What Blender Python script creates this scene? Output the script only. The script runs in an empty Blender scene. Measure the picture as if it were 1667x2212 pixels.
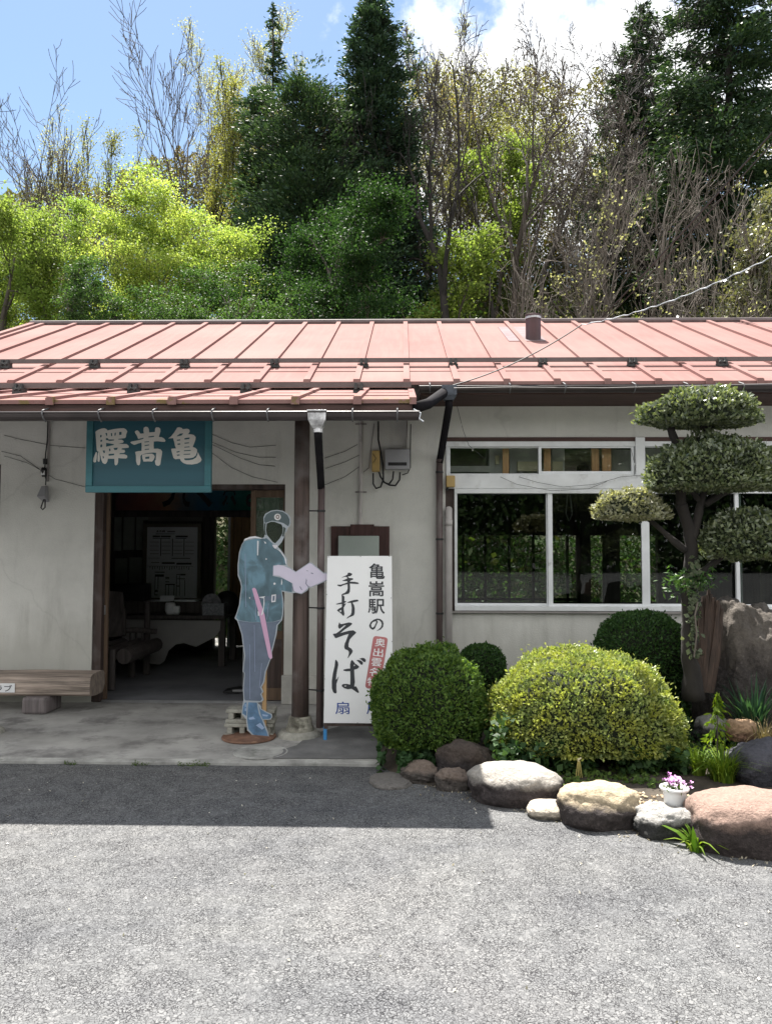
import bpy, math, random
import numpy as np
from mathutils import Vector, Matrix, noise

# ------------------------------------------------------------------ camera, world, sun, exposure
scene = bpy.context.scene
col = scene.collection
F = 26.0 / 34.6 * 2212.0            # focal length in units of a 1667 x 2212 picture
HC = 1.46                           # camera height over the porch floor
YAW, PITCH, ROLL = math.atan(36.5 / F), math.atan(84.0 / F), math.radians(0.12)
RM = Matrix.Rotation(YAW, 3, 'Z') @ Matrix.Rotation(math.pi / 2 + PITCH, 3, 'X') @ Matrix.Rotation(ROLL, 3, 'Z')
cam_d = bpy.data.cameras.new('camera')
cam = bpy.data.objects.new('camera', cam_d)
col.objects.link(cam)
cam_d.sensor_fit = 'VERTICAL'
cam_d.sensor_height = 34.6
cam_d.lens = 26.0
cam_d.clip_start, cam_d.clip_end = 0.05, 2000
cam.matrix_world = Matrix.Translation((0, 0, HC)) @ RM.to_4x4()
scene.camera = cam

SUNV = Vector((-0.39, 1.185, 2.574)).normalized()
SUN_EL = math.asin(SUNV.z)
SUN_AZ = math.atan2(SUNV.x, SUNV.y)      # from +Y towards +X
sd = bpy.data.lights.new('sun', 'SUN')
sd.energy = 4.9
sd.angle = math.radians(0.53)
sd.color = (1.0, 0.95, 0.88)
so = bpy.data.objects.new('sun', sd)
col.objects.link(so)
so.rotation_euler = SUNV.to_track_quat('Z', 'Y').to_euler()

w = bpy.data.worlds.new('World')
scene.world = w
w.use_nodes = True
nt = w.node_tree
nt.nodes.clear()
wo = nt.nodes.new('ShaderNodeOutputWorld')
bg = nt.nodes.new('ShaderNodeBackground')
sky = nt.nodes.new('ShaderNodeTexSky')
sky.sky_type = 'NISHITA'
sky.sun_disc = False
sky.sun_elevation = SUN_EL
sky.sun_rotation = SUN_AZ
sky.air_density = 1.3
sky.dust_density = 0.3
sky.ozone_density = 1.5
bg.inputs['Strength'].default_value = 0.052
# clouds, laid out on the sky's own directions
tc = nt.nodes.new('ShaderNodeTexCoord')
nz = nt.nodes.new('ShaderNodeTexNoise')
nz.inputs['Scale'].default_value = 5.0
nz.inputs['Detail'].default_value = 8
nz.inputs['Roughness'].default_value = 0.62
nt.links.new(tc.outputs['Generated'], nz.inputs['Vector'])
dt = nt.nodes.new('ShaderNodeVectorMath')
dt.operation = 'DOT_PRODUCT'
cdir = Vector((0.285, 1.0, 0.66)).normalized()
nt.links.new(tc.outputs['Generated'], dt.inputs[0])
dt.inputs[1].default_value = cdir
md = nt.nodes.new('ShaderNodeMath')
md.operation = 'MULTIPLY_ADD'
nt.links.new(nz.outputs['Fac'], md.inputs[0])
md.inputs[1].default_value = 0.16
nt.links.new(dt.outputs['Value'], md.inputs[2])
cr = nt.nodes.new('ShaderNodeValToRGB')
cr.color_ramp.elements[0].position = 0.0
cr.color_ramp.elements[1].position = 1.0
mr = nt.nodes.new('ShaderNodeMapRange')
mr.inputs['From Min'].default_value = 1.052
mr.inputs['From Max'].default_value = 1.075
mr.interpolation_type = 'SMOOTHSTEP'
nt.links.new(md.outputs[0], mr.inputs['Value'])
mx = nt.nodes.new('ShaderNodeMixRGB')
nt.links.new(mr.outputs['Result'], mx.inputs['Fac'])
nt.links.new(sky.outputs['Color'], mx.inputs['Color1'])
mx.inputs['Color2'].default_value = (9.0, 9.1, 9.2, 1)
# unseen broken cloud added behind the camera to brighten the shaded front
sx0 = nt.nodes.new('ShaderNodeSeparateXYZ')
nt.links.new(tc.outputs['Generated'], sx0.inputs[0])
nz2 = nt.nodes.new('ShaderNodeTexNoise')
nz2.inputs['Scale'].default_value = 3.0
nz2.inputs['Detail'].default_value = 7
nt.links.new(tc.outputs['Generated'], nz2.inputs['Vector'])
m2 = nt.nodes.new('ShaderNodeMath')
m2.operation = 'MULTIPLY_ADD'
nt.links.new(nz2.outputs['Fac'], m2.inputs[0])
m2.inputs[1].default_value = -0.6
nt.links.new(sx0.outputs['Y'], m2.inputs[2])
mr2 = nt.nodes.new('ShaderNodeMapRange')
mr2.inputs['From Min'].default_value = -0.10
mr2.inputs['From Max'].default_value = -0.40
mr2.interpolation_type = 'SMOOTHSTEP'
nt.links.new(m2.outputs[0], mr2.inputs['Value'])
mx2 = nt.nodes.new('ShaderNodeMixRGB')
nt.links.new(mr2.outputs['Result'], mx2.inputs['Fac'])
nt.links.new(mx.outputs['Color'], mx2.inputs['Color1'])
mx2.inputs['Color2'].default_value = (8.7, 8.7, 8.7, 1)
nt.links.new(mx2.outputs['Color'], bg.inputs['Color'])
nt.links.new(bg.outputs['Background'], wo.inputs['Surface'])

vs = scene.view_settings
vs.view_transform = 'Standard'
vs.look = 'None'
vs.exposure = 1.75
vs.gamma = 1.0
vs.use_curve_mapping = False
scene.cycles.max_bounces = 8
scene.cycles.diffuse_bounces = 4
scene.cycles.transparent_max_bounces = 12
scene.cycles.transmission_bounces = 6
scene.cycles.sample_clamp_indirect = 6.0
try:
    scene.cycles.use_denoising = True
    scene.cycles.denoiser = 'OPENIMAGEDENOISE'
except Exception:
    pass

# ------------------------------------------------------------------ picture point -> place
def ray(x, y):
    d = RM @ Vector(((x - 833.5) / F, -(y - 1106.0) / F, -1.0))
    return d

def at(x, y, Y):
    d = ray(x, y)
    return Vector((0, 0, HC)) + d * (Y / d.y)

def gr(x, y, z=0.0):
    d = ray(x, y)
    return Vector((0, 0, HC)) + d * ((z - HC) / d.z)

def ax(x, Y, y=1190):
    return at(x, y, Y).x

def az(y, Y, x=833):
    return at(x, y, Y).z

# ------------------------------------------------------------------ materials
def newmat(name):
    m = bpy.data.materials.new(name)
    m.use_nodes = True
    t = m.node_tree
    t.nodes.clear()
    o = t.nodes.new('ShaderNodeOutputMaterial')
    p = t.nodes.new('ShaderNodeBsdfPrincipled')
    t.links.new(p.outputs[0], o.inputs['Surface'])
    return m, t, p, o

def nd(t, kind, **kw):
    n = t.nodes.new(kind)
    for k, v in kw.items():
        if k in n.inputs:
            n.inputs[k].default_value = v
        else:
            setattr(n, k, v)
    return n

def coords(t, scale=(1, 1, 1), space='Object'):
    c = t.nodes.new('ShaderNodeTexCoord')
    mp = t.nodes.new('ShaderNodeMapping')
    mp.inputs['Scale'].default_value = scale
    t.links.new(c.outputs[space], mp.inputs['Vector'])
    return mp.outputs['Vector']

def ramp(t, fac, stops):
    r = t.nodes.new('ShaderNodeValToRGB')
    el = r.color_ramp.elements
    el[0].position, el[0].color = stops[0][0], (*stops[0][1], 1)
    el[1].position, el[1].color = stops[-1][0], (*stops[-1][1], 1)
    for pos, c in stops[1:-1]:
        e = el.new(pos)
        e.color = (*c, 1)
    t.links.new(fac, r.inputs['Fac'])
    return r.outputs['Color']

def mixc(t, fac, a, b, mode='MIX'):
    m = t.nodes.new('ShaderNodeMixRGB')
    m.blend_type = mode
    for s, v in (('Fac', fac), ('Color1', a), ('Color2', b)):
        if isinstance(v, (int, float)):
            m.inputs[s].default_value = v if s == 'Fac' else (v, v, v, 1)
        elif isinstance(v, tuple):
            m.inputs[s].default_value = (*v, 1) if len(v) == 3 else v
        else:
            t.links.new(v, m.inputs[s])
    return m.outputs['Color']

def bump(t, p, height, strength=0.3, dist=0.01):
    b = t.nodes.new('ShaderNodeBump')
    b.inputs['Strength'].default_value = strength
    b.inputs['Distance'].default_value = dist
    t.links.new(height, b.inputs['Height'])
    t.links.new(b.outputs['Normal'], p.inputs['Normal'])

def simple(name, c, rough=0.6, metal=0.0, var=0.25, scale=6.0, bs=0.1, spec=0.5, stretch=(1, 1, 1), dirt=None, dirt_lo=0.55):
    """a surface with uneven tone, fine bump and optional dirt patches"""
    m, t, p, o = newmat(name)
    v = coords(t, stretch)
    n1 = nd(t, 'ShaderNodeTexNoise', Scale=scale, Detail=7.0, Roughness=0.6)
    t.links.new(v, n1.inputs['Vector'])
    lo = tuple(max(0, x * (1 - var)) for x in c)
    hi = tuple(min(1, x * (1 + var)) for x in c)
    cc = ramp(t, n1.outputs['Fac'], [(0.3, lo), (0.7, hi)])
    if dirt:
        n2 = nd(t, 'ShaderNodeTexNoise', Scale=scale * 0.6 + 1.3, Detail=9.0, Roughness=0.7)
        t.links.new(v, n2.inputs['Vector'])
        f = ramp(t, n2.outputs['Fac'], [(dirt_lo, (0, 0, 0)), (dirt_lo + 0.14, (1, 1, 1))])
        cc = mixc(t, f, cc, dirt)
    t.links.new(cc, p.inputs['Base Color'])
    p.inputs['Roughness'].default_value = rough
    p.inputs['Metallic'].default_value = metal
    p.inputs['Specular IOR Level'].default_value = spec
    if bs:
        n3 = nd(t, 'ShaderNodeTexNoise', Scale=scale * 14, Detail=4.0)
        t.links.new(v, n3.inputs['Vector'])
        bump(t, p, n3.outputs['Fac'], bs, 0.004)
    return m

def wood(name, c, axis='Z', rough=0.75, var=0.5, scale=9.0, dirt=None):
    s = {'Z': (1, 1, 0.06), 'X': (0.06, 1, 1), 'Y': (1, 0.06, 1)}[axis]
    m, t, p, o = newmat(name)
    v = coords(t, s)
    n1 = nd(t, 'ShaderNodeTexNoise', Scale=scale * 3, Detail=8.0, Roughness=0.65, Distortion=0.4)
    t.links.new(v, n1.inputs['Vector'])
    lo = tuple(x * (1 - var) for x in c)
    hi = tuple(min(1, x * (1 + var)) for x in c)
    cc = ramp(t, n1.outputs['Fac'], [(0.32, lo), (0.5, c), (0.68, hi)])
    if dirt:
        n2 = nd(t, 'ShaderNodeTexNoise', Scale=5.0, Detail=6.0)
        t.links.new(coords(t), n2.inputs['Vector'])
        cc = mixc(t, ramp(t, n2.outputs['Fac'], [(0.5, (0, 0, 0)), (0.68, (0.8, 0.8, 0.8))]), cc, dirt)
    t.links.new(cc, p.inputs['Base Color'])
    p.inputs['Roughness'].default_value = rough
    bump(t, p, n1.outputs['Fac'], 0.35, 0.004)
    return m

def leafmat(name, a, b, trans=0.4, tcol=None, rough=0.55, spec=0.18, patch=None, pscale=0.8):
    """leaf faces: their own random tone (face attribute 'rv'), some light passing through"""
    m, t, p, o = newmat(name)
    at_ = nd(t, 'ShaderNodeAttribute', attribute_name='rv')
    cc = ramp(t, at_.outputs['Fac'], [(0.0, a), (1.0, b)])
    if patch:
        n = nd(t, 'ShaderNodeTexNoise', Scale=pscale, Detail=3.0)
        t.links.new(coords(t), n.inputs['Vector'])
        cc = mixc(t, ramp(t, n.outputs['Fac'], [(0.42, (0, 0, 0)), (0.62, (0.85, 0.85, 0.85))]), cc, patch)
    t.links.new(cc, p.inputs['Base Color'])
    p.inputs['Roughness'].default_value = rough
    p.inputs['Specular IOR Level'].default_value = spec
    tr = nd(t, 'ShaderNodeBsdfTranslucent')
    tc2 = mixc(t, 1.0, cc, tcol or (1.6, 1.6, 0.7), 'MULTIPLY')
    t.links.new(tc2, tr.inputs['Color'])
    ms = nd(t, 'ShaderNodeMixShader')
    ms.inputs['Fac'].default_value = trans
    t.links.new(p.outputs[0], ms.inputs[1])
    t.links.new(tr.outputs[0], ms.inputs[2])
    t.links.new(ms.outputs[0], o.inputs['Surface'])
    return m

def glassmat(name, tint=(0.9, 0.93, 0.92), bumpy=0.0, base=0.0, rough=0.0):
    m, t, p, o = newmat(name)
    t.nodes.remove(p)
    tr = nd(t, 'ShaderNodeBsdfTransparent', Color=(*tint, 1))
    gl = nd(t, 'ShaderNodeBsdfGlossy', Roughness=rough)
    fr = nd(t, 'ShaderNodeFresnel', IOR=1.5)
    ms = nd(t, 'ShaderNodeMixShader')
    t.links.new(fr.outputs[0], ms.inputs['Fac'])
    t.links.new(tr.outputs[0], ms.inputs[1])
    t.links.new(gl.outputs[0], ms.inputs[2])
    n = nd(t, 'ShaderNodeTexNoise', Scale=bumpy if bumpy else 1.6, Detail=1.0)
    t.links.new(coords(t), n.inputs['Vector'])
    b = nd(t, 'ShaderNodeBump', Strength=0.5 if bumpy else 0.02, Distance=0.02)
    t.links.new(n.outputs['Fac'], b.inputs['Height'])
    t.links.new(b.outputs['Normal'], gl.inputs['Normal'])
    out = ms.outputs[0]
    if base:
        df = nd(t, 'ShaderNodeBsdfDiffuse', Color=(0.35, 0.45, 0.35, 1))
        m2 = nd(t, 'ShaderNodeMixShader')
        m2.inputs['Fac'].default_value = base
        t.links.new(out, m2.inputs[1])
        t.links.new(df.outputs[0], m2.inputs[2])
        out = m2.outputs[0]
    t.links.new(out, o.inputs['Surface'])
    return m

def asphalt_mat():
    m, t, p, o = newmat('asphalt')
    v = coords(t)
    vo = nd(t, 'ShaderNodeTexVoronoi', Scale=78.0, feature='DISTANCE_TO_EDGE')
    vc = nd(t, 'ShaderNodeTexVoronoi', Scale=78.0)
    n0 = nd(t, 'ShaderNodeTexNoise', Scale=40.0, Detail=3.0)
    t.links.new(v, n0.inputs['Vector'])
    vv = mixc(t, 0.035, v, n0.outputs['Color'])
    for q in (vo, vc):
        t.links.new(vv, q.inputs['Vector'])
    chip = ramp(t, vc.outputs['Color'], [(0.0, (0.105, 0.106, 0.108)), (0.5, (0.146, 0.147, 0.148)), (1.0, (0.198, 0.198, 0.197))])
    big = nd(t, 'ShaderNodeTexNoise', Scale=0.55, Detail=6.0, Roughness=0.65)
    t.links.new(v, big.inputs['Vector'])
    lim = nd(t, 'ShaderNodeTexNoise', Scale=9.0, Detail=5.0, Roughness=0.7)
    t.links.new(v, lim.inputs['Vector'])
    # binder shows between the chips, wider where the chips have worn away
    th = nd(t, 'ShaderNodeMath', operation='MULTIPLY_ADD')
    t.links.new(lim.outputs['Fac'], th.inputs[0])
    th.inputs[1].default_value = 0.24
    t.links.new(vo.outputs['Distance'], th.inputs[2])
    f = ramp(t, th.outputs[0], [(0.13, (0, 0, 0)), (0.215, (1, 1, 1))])
    cc = mixc(t, f, (0.034, 0.034, 0.036), chip)
    tone = ramp(t, big.outputs['Fac'], [(0.30, (0.70, 0.71, 0.74)), (0.48, (0.94, 0.95, 0.96)), (0.6, (1, 1, 1)), (0.75, (1.0, 0.98, 0.95))])
    cc = mixc(t, 1.0, cc, tone, 'MULTIPLY')
    wide = nd(t, 'ShaderNodeTexNoise', Scale=1.7, Detail=5.0, Roughness=0.6, Distortion=0.6)
    t.links.new(coords(t, (0.45, 1.3, 1)), wide.inputs['Vector'])
    cc = mixc(t, 1.0, cc, ramp(t, wide.outputs['Fac'], [(0.34, (0.88, 0.885, 0.90)), (0.5, (1, 1, 1)), (0.68, (1.06, 1.055, 1.04))]), 'MULTIPLY')
    oil = nd(t, 'ShaderNodeTexNoise', Scale=3.3, Detail=4.0, Roughness=0.55)
    t.links.new(v, oil.inputs['Vector'])
    cc = mixc(t, ramp(t, oil.outputs['Fac'], [(0.69, (0, 0, 0)), (0.80, (0.4, 0.4, 0.4))]), cc, (0.06, 0.06, 0.062))
    t.links.new(cc, p.inputs['Base Color'])
    p.inputs['Roughness'].default_value = 0.9
    p.inputs['Specular IOR Level'].default_value = 0.12
    bump(t, p, f, 0.55, 0.006)
    return m

def wall_mat(name, c, grain=90.0):
    m, t, p, o = newmat(name)
    v = coords(t)
    n1 = nd(t, 'ShaderNodeTexNoise', Scale=1.1, Detail=9.0, Roughness=0.68)
    n2 = nd(t, 'ShaderNodeTexNoise', Scale=grain, Detail=3.0)
    t.links.new(v, n1.inputs['Vector'])
    t.links.new(v, n2.inputs['Vector'])
    st = nd(t, 'ShaderNodeTexNoise', Scale=2.4, Detail=7.0, Roughness=0.7)
    t.links.new(coords(t, (1.6, 1, 0.28)), st.inputs['Vector'])
    cc = ramp(t, n1.outputs['Fac'], [(0.3, tuple(x * 0.80 for x in c)), (0.55, c), (0.75, tuple(x * 1.08 for x in c))])
    f = ramp(t, st.outputs['Fac'], [(0.54, (0, 0, 0)), (0.74, (0.5, 0.5, 0.5))])
    cc = mixc(t, f, cc, tuple(x * 0.6 for x in c))
    # grime that rises from the ground, a band with a ragged top
    sp = nd(t, 'ShaderNodeSeparateXYZ')
    c0 = nd(t, 'ShaderNodeTexCoord')
    t.links.new(c0.outputs['Object'], sp.inputs[0])
    ad = nd(t, 'ShaderNodeMath', operation='MULTIPLY_ADD')
    t.links.new(st.outputs['Fac'], ad.inputs[0])
    ad.inputs[1].default_value = -1.0
    t.links.new(sp.outputs['Z'], ad.inputs[2])
    f2 = ramp(t, ad.outputs[0], [(0.0, (0.42, 0.42, 0.42)), (0.38, (0, 0, 0))])
    cc = mixc(t, f2, cc, (c[0] * 0.42, c[1] * 0.42, c[2] * 0.38))
    # hairline cracks
    vo = nd(t, 'ShaderNodeTexVoronoi', Scale=0.35, feature='DISTANCE_TO_EDGE')
    n4 = nd(t, 'ShaderNodeTexNoise', Scale=3.0, Detail=6.0)
    t.links.new(v, n4.inputs['Vector'])
    t.links.new(mixc(t, 0.25, v, n4.outputs['Color']), vo.inputs['Vector'])
    f3 = ramp(t, vo.outputs['Distance'], [(0.0, (0.14, 0.14, 0.14)), (0.002, (0, 0, 0))])
    cc = mixc(t, f3, cc, tuple(x * 0.35 for x in c))
    t.links.new(cc, p.inputs['Base Color'])
    p.inputs['Roughness'].default_value = 0.9
    p.inputs['Specular IOR Level'].default_value = 0.2
    bump(t, p, n2.outputs['Fac'], 0.5, 0.006)
    return m

def roof_mat():
    m, t, p, o = newmat('red_roof_paint')
    v = coords(t)
    n1 = nd(t, 'ShaderNodeTexNoise', Scale=0.9, Detail=6.0, Roughness=0.6)
    t.links.new(v, n1.inputs['Vector'])
    st = nd(t, 'ShaderNodeTexNoise', Scale=6.0, Detail=5.0, Roughness=0.6)
    t.links.new(coords(t, (3.0, 0.25, 0.25)), st.inputs['Vector'])
    cc = ramp(t, n1.outputs['Fac'], [(0.3, (0.235, 0.128, 0.119)), (0.55, (0.25, 0.152, 0.141)), (0.72, (0.262, 0.172, 0.158))])
    cc = mixc(t, ramp(t, st.outputs['Fac'], [(0.45, (0, 0, 0)), (0.75, (0.45, 0.45, 0.45))]), cc, (0.28, 0.185, 0.165))
    # flaking near the lower edge
    sp = nd(t, 'ShaderNodeSeparateXYZ')
    t.links.new(v, sp.inputs[0])
    n3 = nd(t, 'ShaderNodeTexNoise', Scale=5.5, Detail=8.0, Roughness=0.7)
    t.links.new(coords(t, (1, 2.2, 1)), n3.inputs['Vector'])
    lowz = ramp(t, sp.outputs['Y'], [(5.55 / 20, (1, 1, 1)), (5.85 / 20, (0, 0, 0))])
    # map Y / 20 into the ramp
    dv = nd(t, 'ShaderNodeMath', operation='DIVIDE')
    t.links.new(sp.outputs['Y'], dv.inputs[0])
    dv.inputs[1].default_value = 20.0
    t.links.new(dv.outputs[0], lowz.node.inputs['Fac'])
    fl = ramp(t, n3.outputs['Fac'], [(0.565, (0, 0, 0)), (0.60, (1, 1, 1))])
    f = mixc(t, 1.0, lowz, fl, 'MULTIPLY')
    cc = mixc(t, f, cc, (0.19, 0.14, 0.07))
    t.links.new(cc, p.inputs['Base Color'])
    p.inputs['Roughness'].default_value = 0.72
    p.inputs['Specular IOR Level'].default_value = 0.011
    bump(t, p, n1.outputs['Fac'], 0.15, 0.02)
    return m

def stone_mat(name, top, low, line=0.5, scale=7.0):
    """boulder: weathered upper face, paler where sunlight is painted in, darker lichen-stained flank with a ragged edge"""
    m, t, p, o = newmat(name)
    v = coords(t)
    n1 = nd(t, 'ShaderNodeTexNoise', Scale=scale, Detail=9.0, Roughness=0.72)
    n2 = nd(t, 'ShaderNodeTexNoise', Scale=scale * 6, Detail=5.0, Roughness=0.7)
    for q in (n1, n2):
        t.links.new(v, q.inputs['Vector'])
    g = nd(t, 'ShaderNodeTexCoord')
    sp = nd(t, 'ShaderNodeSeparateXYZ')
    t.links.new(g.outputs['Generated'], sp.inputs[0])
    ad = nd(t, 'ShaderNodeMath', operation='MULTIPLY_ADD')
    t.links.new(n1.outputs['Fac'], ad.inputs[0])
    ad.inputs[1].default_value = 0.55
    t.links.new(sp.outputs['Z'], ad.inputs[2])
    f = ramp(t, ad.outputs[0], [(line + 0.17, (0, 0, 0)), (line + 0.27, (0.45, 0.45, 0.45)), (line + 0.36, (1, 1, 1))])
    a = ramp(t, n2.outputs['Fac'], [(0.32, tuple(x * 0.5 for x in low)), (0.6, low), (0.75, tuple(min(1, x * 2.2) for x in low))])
    b = ramp(t, n2.outputs['Fac'], [(0.3, tuple(x * 0.68 for x in top)), (0.6, top), (0.8, tuple(min(1, x * 1.25) for x in top))])  # upper face tone, lightened to carry sunlight in its colour
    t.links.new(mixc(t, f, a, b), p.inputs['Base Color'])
    p.inputs['Roughness'].default_value = 0.88
    p.inputs['Specular IOR Level'].default_value = 0.25
    hh = mixc(t, 0.5, n1.outputs['Fac'], n2.outputs['Fac'])
    bump(t, p, hh, 1.0, 0.035)
    return m

# ------------------------------------------------------------------ mesh helpers
class MB:
    def __init__(s):
        s.v, s.f = [], []
    def poly(s, pts):
        b = len(s.v)
        s.v += [tuple(q) for q in pts]
        s.f.append(tuple(range(b, b + len(pts))))
        return s
    def box(s, x0, x1, y0, y1, z0, z1):
        return s.hexa([(x0, y0, z0), (x1, y0, z0), (x1, y1, z0), (x0, y1, z0), (x0, y0, z1), (x1, y0, z1), (x1, y1, z1), (x0, y1, z1)])
    def hexa(s, p):
        b = len(s.v)
        s.v += [tuple(q) for q in p]
        for f in ((0, 3, 2, 1), (4, 5, 6, 7), (0, 1, 5, 4), (1, 2, 6, 5), (2, 3, 7, 6), (3, 0, 4, 7)):
            s.f.append(tuple(b + i for i in f))
        return s
    def tube(s, pts, r, k=8, cap=True):
        pts = [Vector(p) for p in pts]
        n = len(pts)
        rr = r if isinstance(r, (list, tuple)) else [r] * n
        b = len(s.v)
        up = None
        for i, p in enumerate(pts):
            d = (pts[min(i + 1, n - 1)] - pts[max(i - 1, 0)])
            d = d.normalized() if d.length > 1e-9 else Vector((0, 0, 1))
            if up is None:
                up = d.orthogonal().normalized()
            u = up - d * up.dot(d)
            u = u.normalized() if u.length > 1e-6 else d.orthogonal().normalized()
            up = u
            v2 = d.cross(u)
            for j in range(k):
                a = 2 * math.pi * j / k
                s.v.append(tuple(p + (u * math.cos(a) + v2 * math.sin(a)) * rr[i]))
        for i in range(n - 1):
            for j in range(k):
                j2 = (j + 1) % k
                s.f.append((b + i * k + j, b + i * k + j2, b + (i + 1) * k + j2, b + (i + 1) * k + j))
        if cap:
            s.f.append(tuple(b + j for j in reversed(range(k))))
            s.f.append(tuple(b + (n - 1) * k + j for j in range(k)))
        return s
    def lathe(s, c, prof, k=24):
        """prof: list of (radius, z) about the vertical axis at c"""
        b = len(s.v)
        for r, z in prof:
            for j in range(k):
                a = 2 * math.pi * j / k
                s.v.append((c[0] + r * math.cos(a), c[1] + r * math.sin(a), c[2] + z))
        for i in range(len(prof) - 1):
            for j in range(k):
                j2 = (j + 1) % k
                s.f.append((b + i * k + j, b + i * k + j2, b + (i + 1) * k + j2, b + (i + 1) * k + j))
        s.f.append(tuple(b + j for j in reversed(range(k))))
        s.f.append(tuple(b + (len(prof) - 1) * k + j for j in range(k)))
        return s
    def build(s, name, m, parent=None, smooth=False, bevel=0.0):
        me = bpy.data.meshes.new(name)
        me.from_pydata(s.v, [], s.f)
        me.materials.append(m)
        if smooth:
            me.polygons.foreach_set('use_smooth', [True] * len(me.polygons))
        me.update()
        o = bpy.data.objects.new(name, me)
        col.objects.link(o)
        if parent:
            o.parent = parent
            o.matrix_parent_inverse = parent.matrix_basis.inverted()
        if bevel:
            b = o.modifiers.new('bevel', 'BEVEL')
            b.width = bevel
            b.segments = 2
            b.limit_method = 'ANGLE'
        return o

def tag(o, label=None, cat=None, group=None, kind=None):
    if label: o['label'] = label
    if cat: o['category'] = cat
    if group: o['group'] = group
    if kind: o['kind'] = kind
    return o

def thing(name, label, cat, loc=(0, 0, 0), group=None):
    o = bpy.data.objects.new(name, None)
    o.empty_display_size = 0.1
    col.objects.link(o)
    o.location = loc
    return tag(o, label, cat, group)

def copy_tree(o, loc=None, parent=None, scale=None, rotz=None):
    c = o.copy()
    col.objects.link(c)
    if parent: c.parent = parent
    if loc is not None: c.location = loc
    if scale is not None: c.scale = scale
    if rotz is not None: c.rotation_euler = (0, 0, rotz)
    for ch in list(o.children):
        copy_tree(ch, parent=c)
    return c

def arr_mesh(name, V, faces_n, m, parent=None, rv=None, smooth=False):
    """mesh from an (n,k,3) array of n separate k-gons"""
    n, k = V.shape[0], V.shape[1]
    me = bpy.data.meshes.new(name)
    me.vertices.add(n * k)
    me.vertices.foreach_set('co', V.reshape(-1).astype(np.float32))
    me.loops.add(n * k)
    me.loops.foreach_set('vertex_index', np.arange(n * k, dtype=np.int32))
    me.polygons.add(n)
    me.polygons.foreach_set('loop_start', np.arange(0, n * k, k, dtype=np.int32))
    me.polygons.foreach_set('loop_total', np.full(n, k, dtype=np.int32))
    me.materials.append(m)
    if rv is not None:
        a = me.attributes.new('rv', 'FLOAT', 'FACE')
        a.data.foreach_set('value', rv.astype(np.float32))
    me.update(calc_edges=True)
    me.validate()
    o = bpy.data.objects.new(name, me)
    col.objects.link(o)
    if parent:
        o.parent = parent
        o.matrix_parent_inverse = parent.matrix_basis.inverted()
    return o

def unit(a):
    return a / np.maximum(np.linalg.norm(a, axis=-1, keepdims=True), 1e-9)

def leaves(name, P, m, rng, length, width, U=None, Nrm=None, jit=1.0, parent=None, rv=None):
    """one pointed leaf per point; U = leaf direction, Nrm = leaf facing, both loosened by jit"""
    n = len(P)
    r1 = unit(rng.normal(size=(n, 3)))
    u = unit(r1 if U is None else unit(U) + r1 * jit)
    r2 = unit(rng.normal(size=(n, 3)))
    nn = r2 if Nrm is None else unit(unit(Nrm) + r2 * jit)
    w_ = unit(np.cross(nn, u))
    L = length * rng.uniform(0.65, 1.3, (n, 1))
    W = width * rng.uniform(0.7, 1.25, (n, 1))
    fold = np.cross(u, w_) * W * 0.18
    V = np.stack([P - u * L * 0.5, P + w_ * W * 0.5 + fold, P + u * L * 0.5, P - w_ * W * 0.5 + fold], 1)
    if rv is None:
        rv = rng.uniform(0, 1, n)
    return arr_mesh(name, V, 4, m, parent, rv)

def flat(name, contours, fn, m, parent=None, z=0.0, thick=0.0):
    """filled outline with holes; contours in picture units, fn -> (u, v) metres; lies in the plane X,Z facing -Y"""
    cu = bpy.data.curves.new(name + '_c', 'CURVE')
    cu.dimensions = '2D'
    cu.fill_mode = 'BOTH'
    for c in contours:
        sp = cu.splines.new('POLY')
        sp.points.add(len(c) - 1)
        for pt, q in zip(sp.points, c):
            a, b = fn(*q)
            pt.co = (a, b, 0, 1)
        sp.use_cyclic_u = True
    cu.extrude = thick / 2
    ob = bpy.data.objects.new(name + '_c', cu)
    col.objects.link(ob)
    dg = bpy.context.evaluated_depsgraph_get()
    me = bpy.data.meshes.new_from_object(ob.evaluated_get(dg))
    bpy.data.objects.remove(ob)
    bpy.data.curves.remove(cu)
    return finish_flat(name, me, m, parent, z)

def finish_flat(name, me, m, parent, Y):
    n = len(me.vertices)
    a = np.empty(n * 3, np.float32)
    me.vertices.foreach_get('co', a)
    a = a.reshape(-1, 3)
    b = np.stack([a[:, 0], Y - a[:, 2], a[:, 1]], 1)
    me.vertices.foreach_set('co', b.reshape(-1))
    me.materials.clear()
    me.materials.append(m)
    me.name = name
    me.update()
    o = bpy.data.objects.new(name, me)
    col.objects.link(o)
    if parent:
        o.parent = parent
        o.matrix_parent_inverse = parent.matrix_basis.inverted()
    return o

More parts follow.
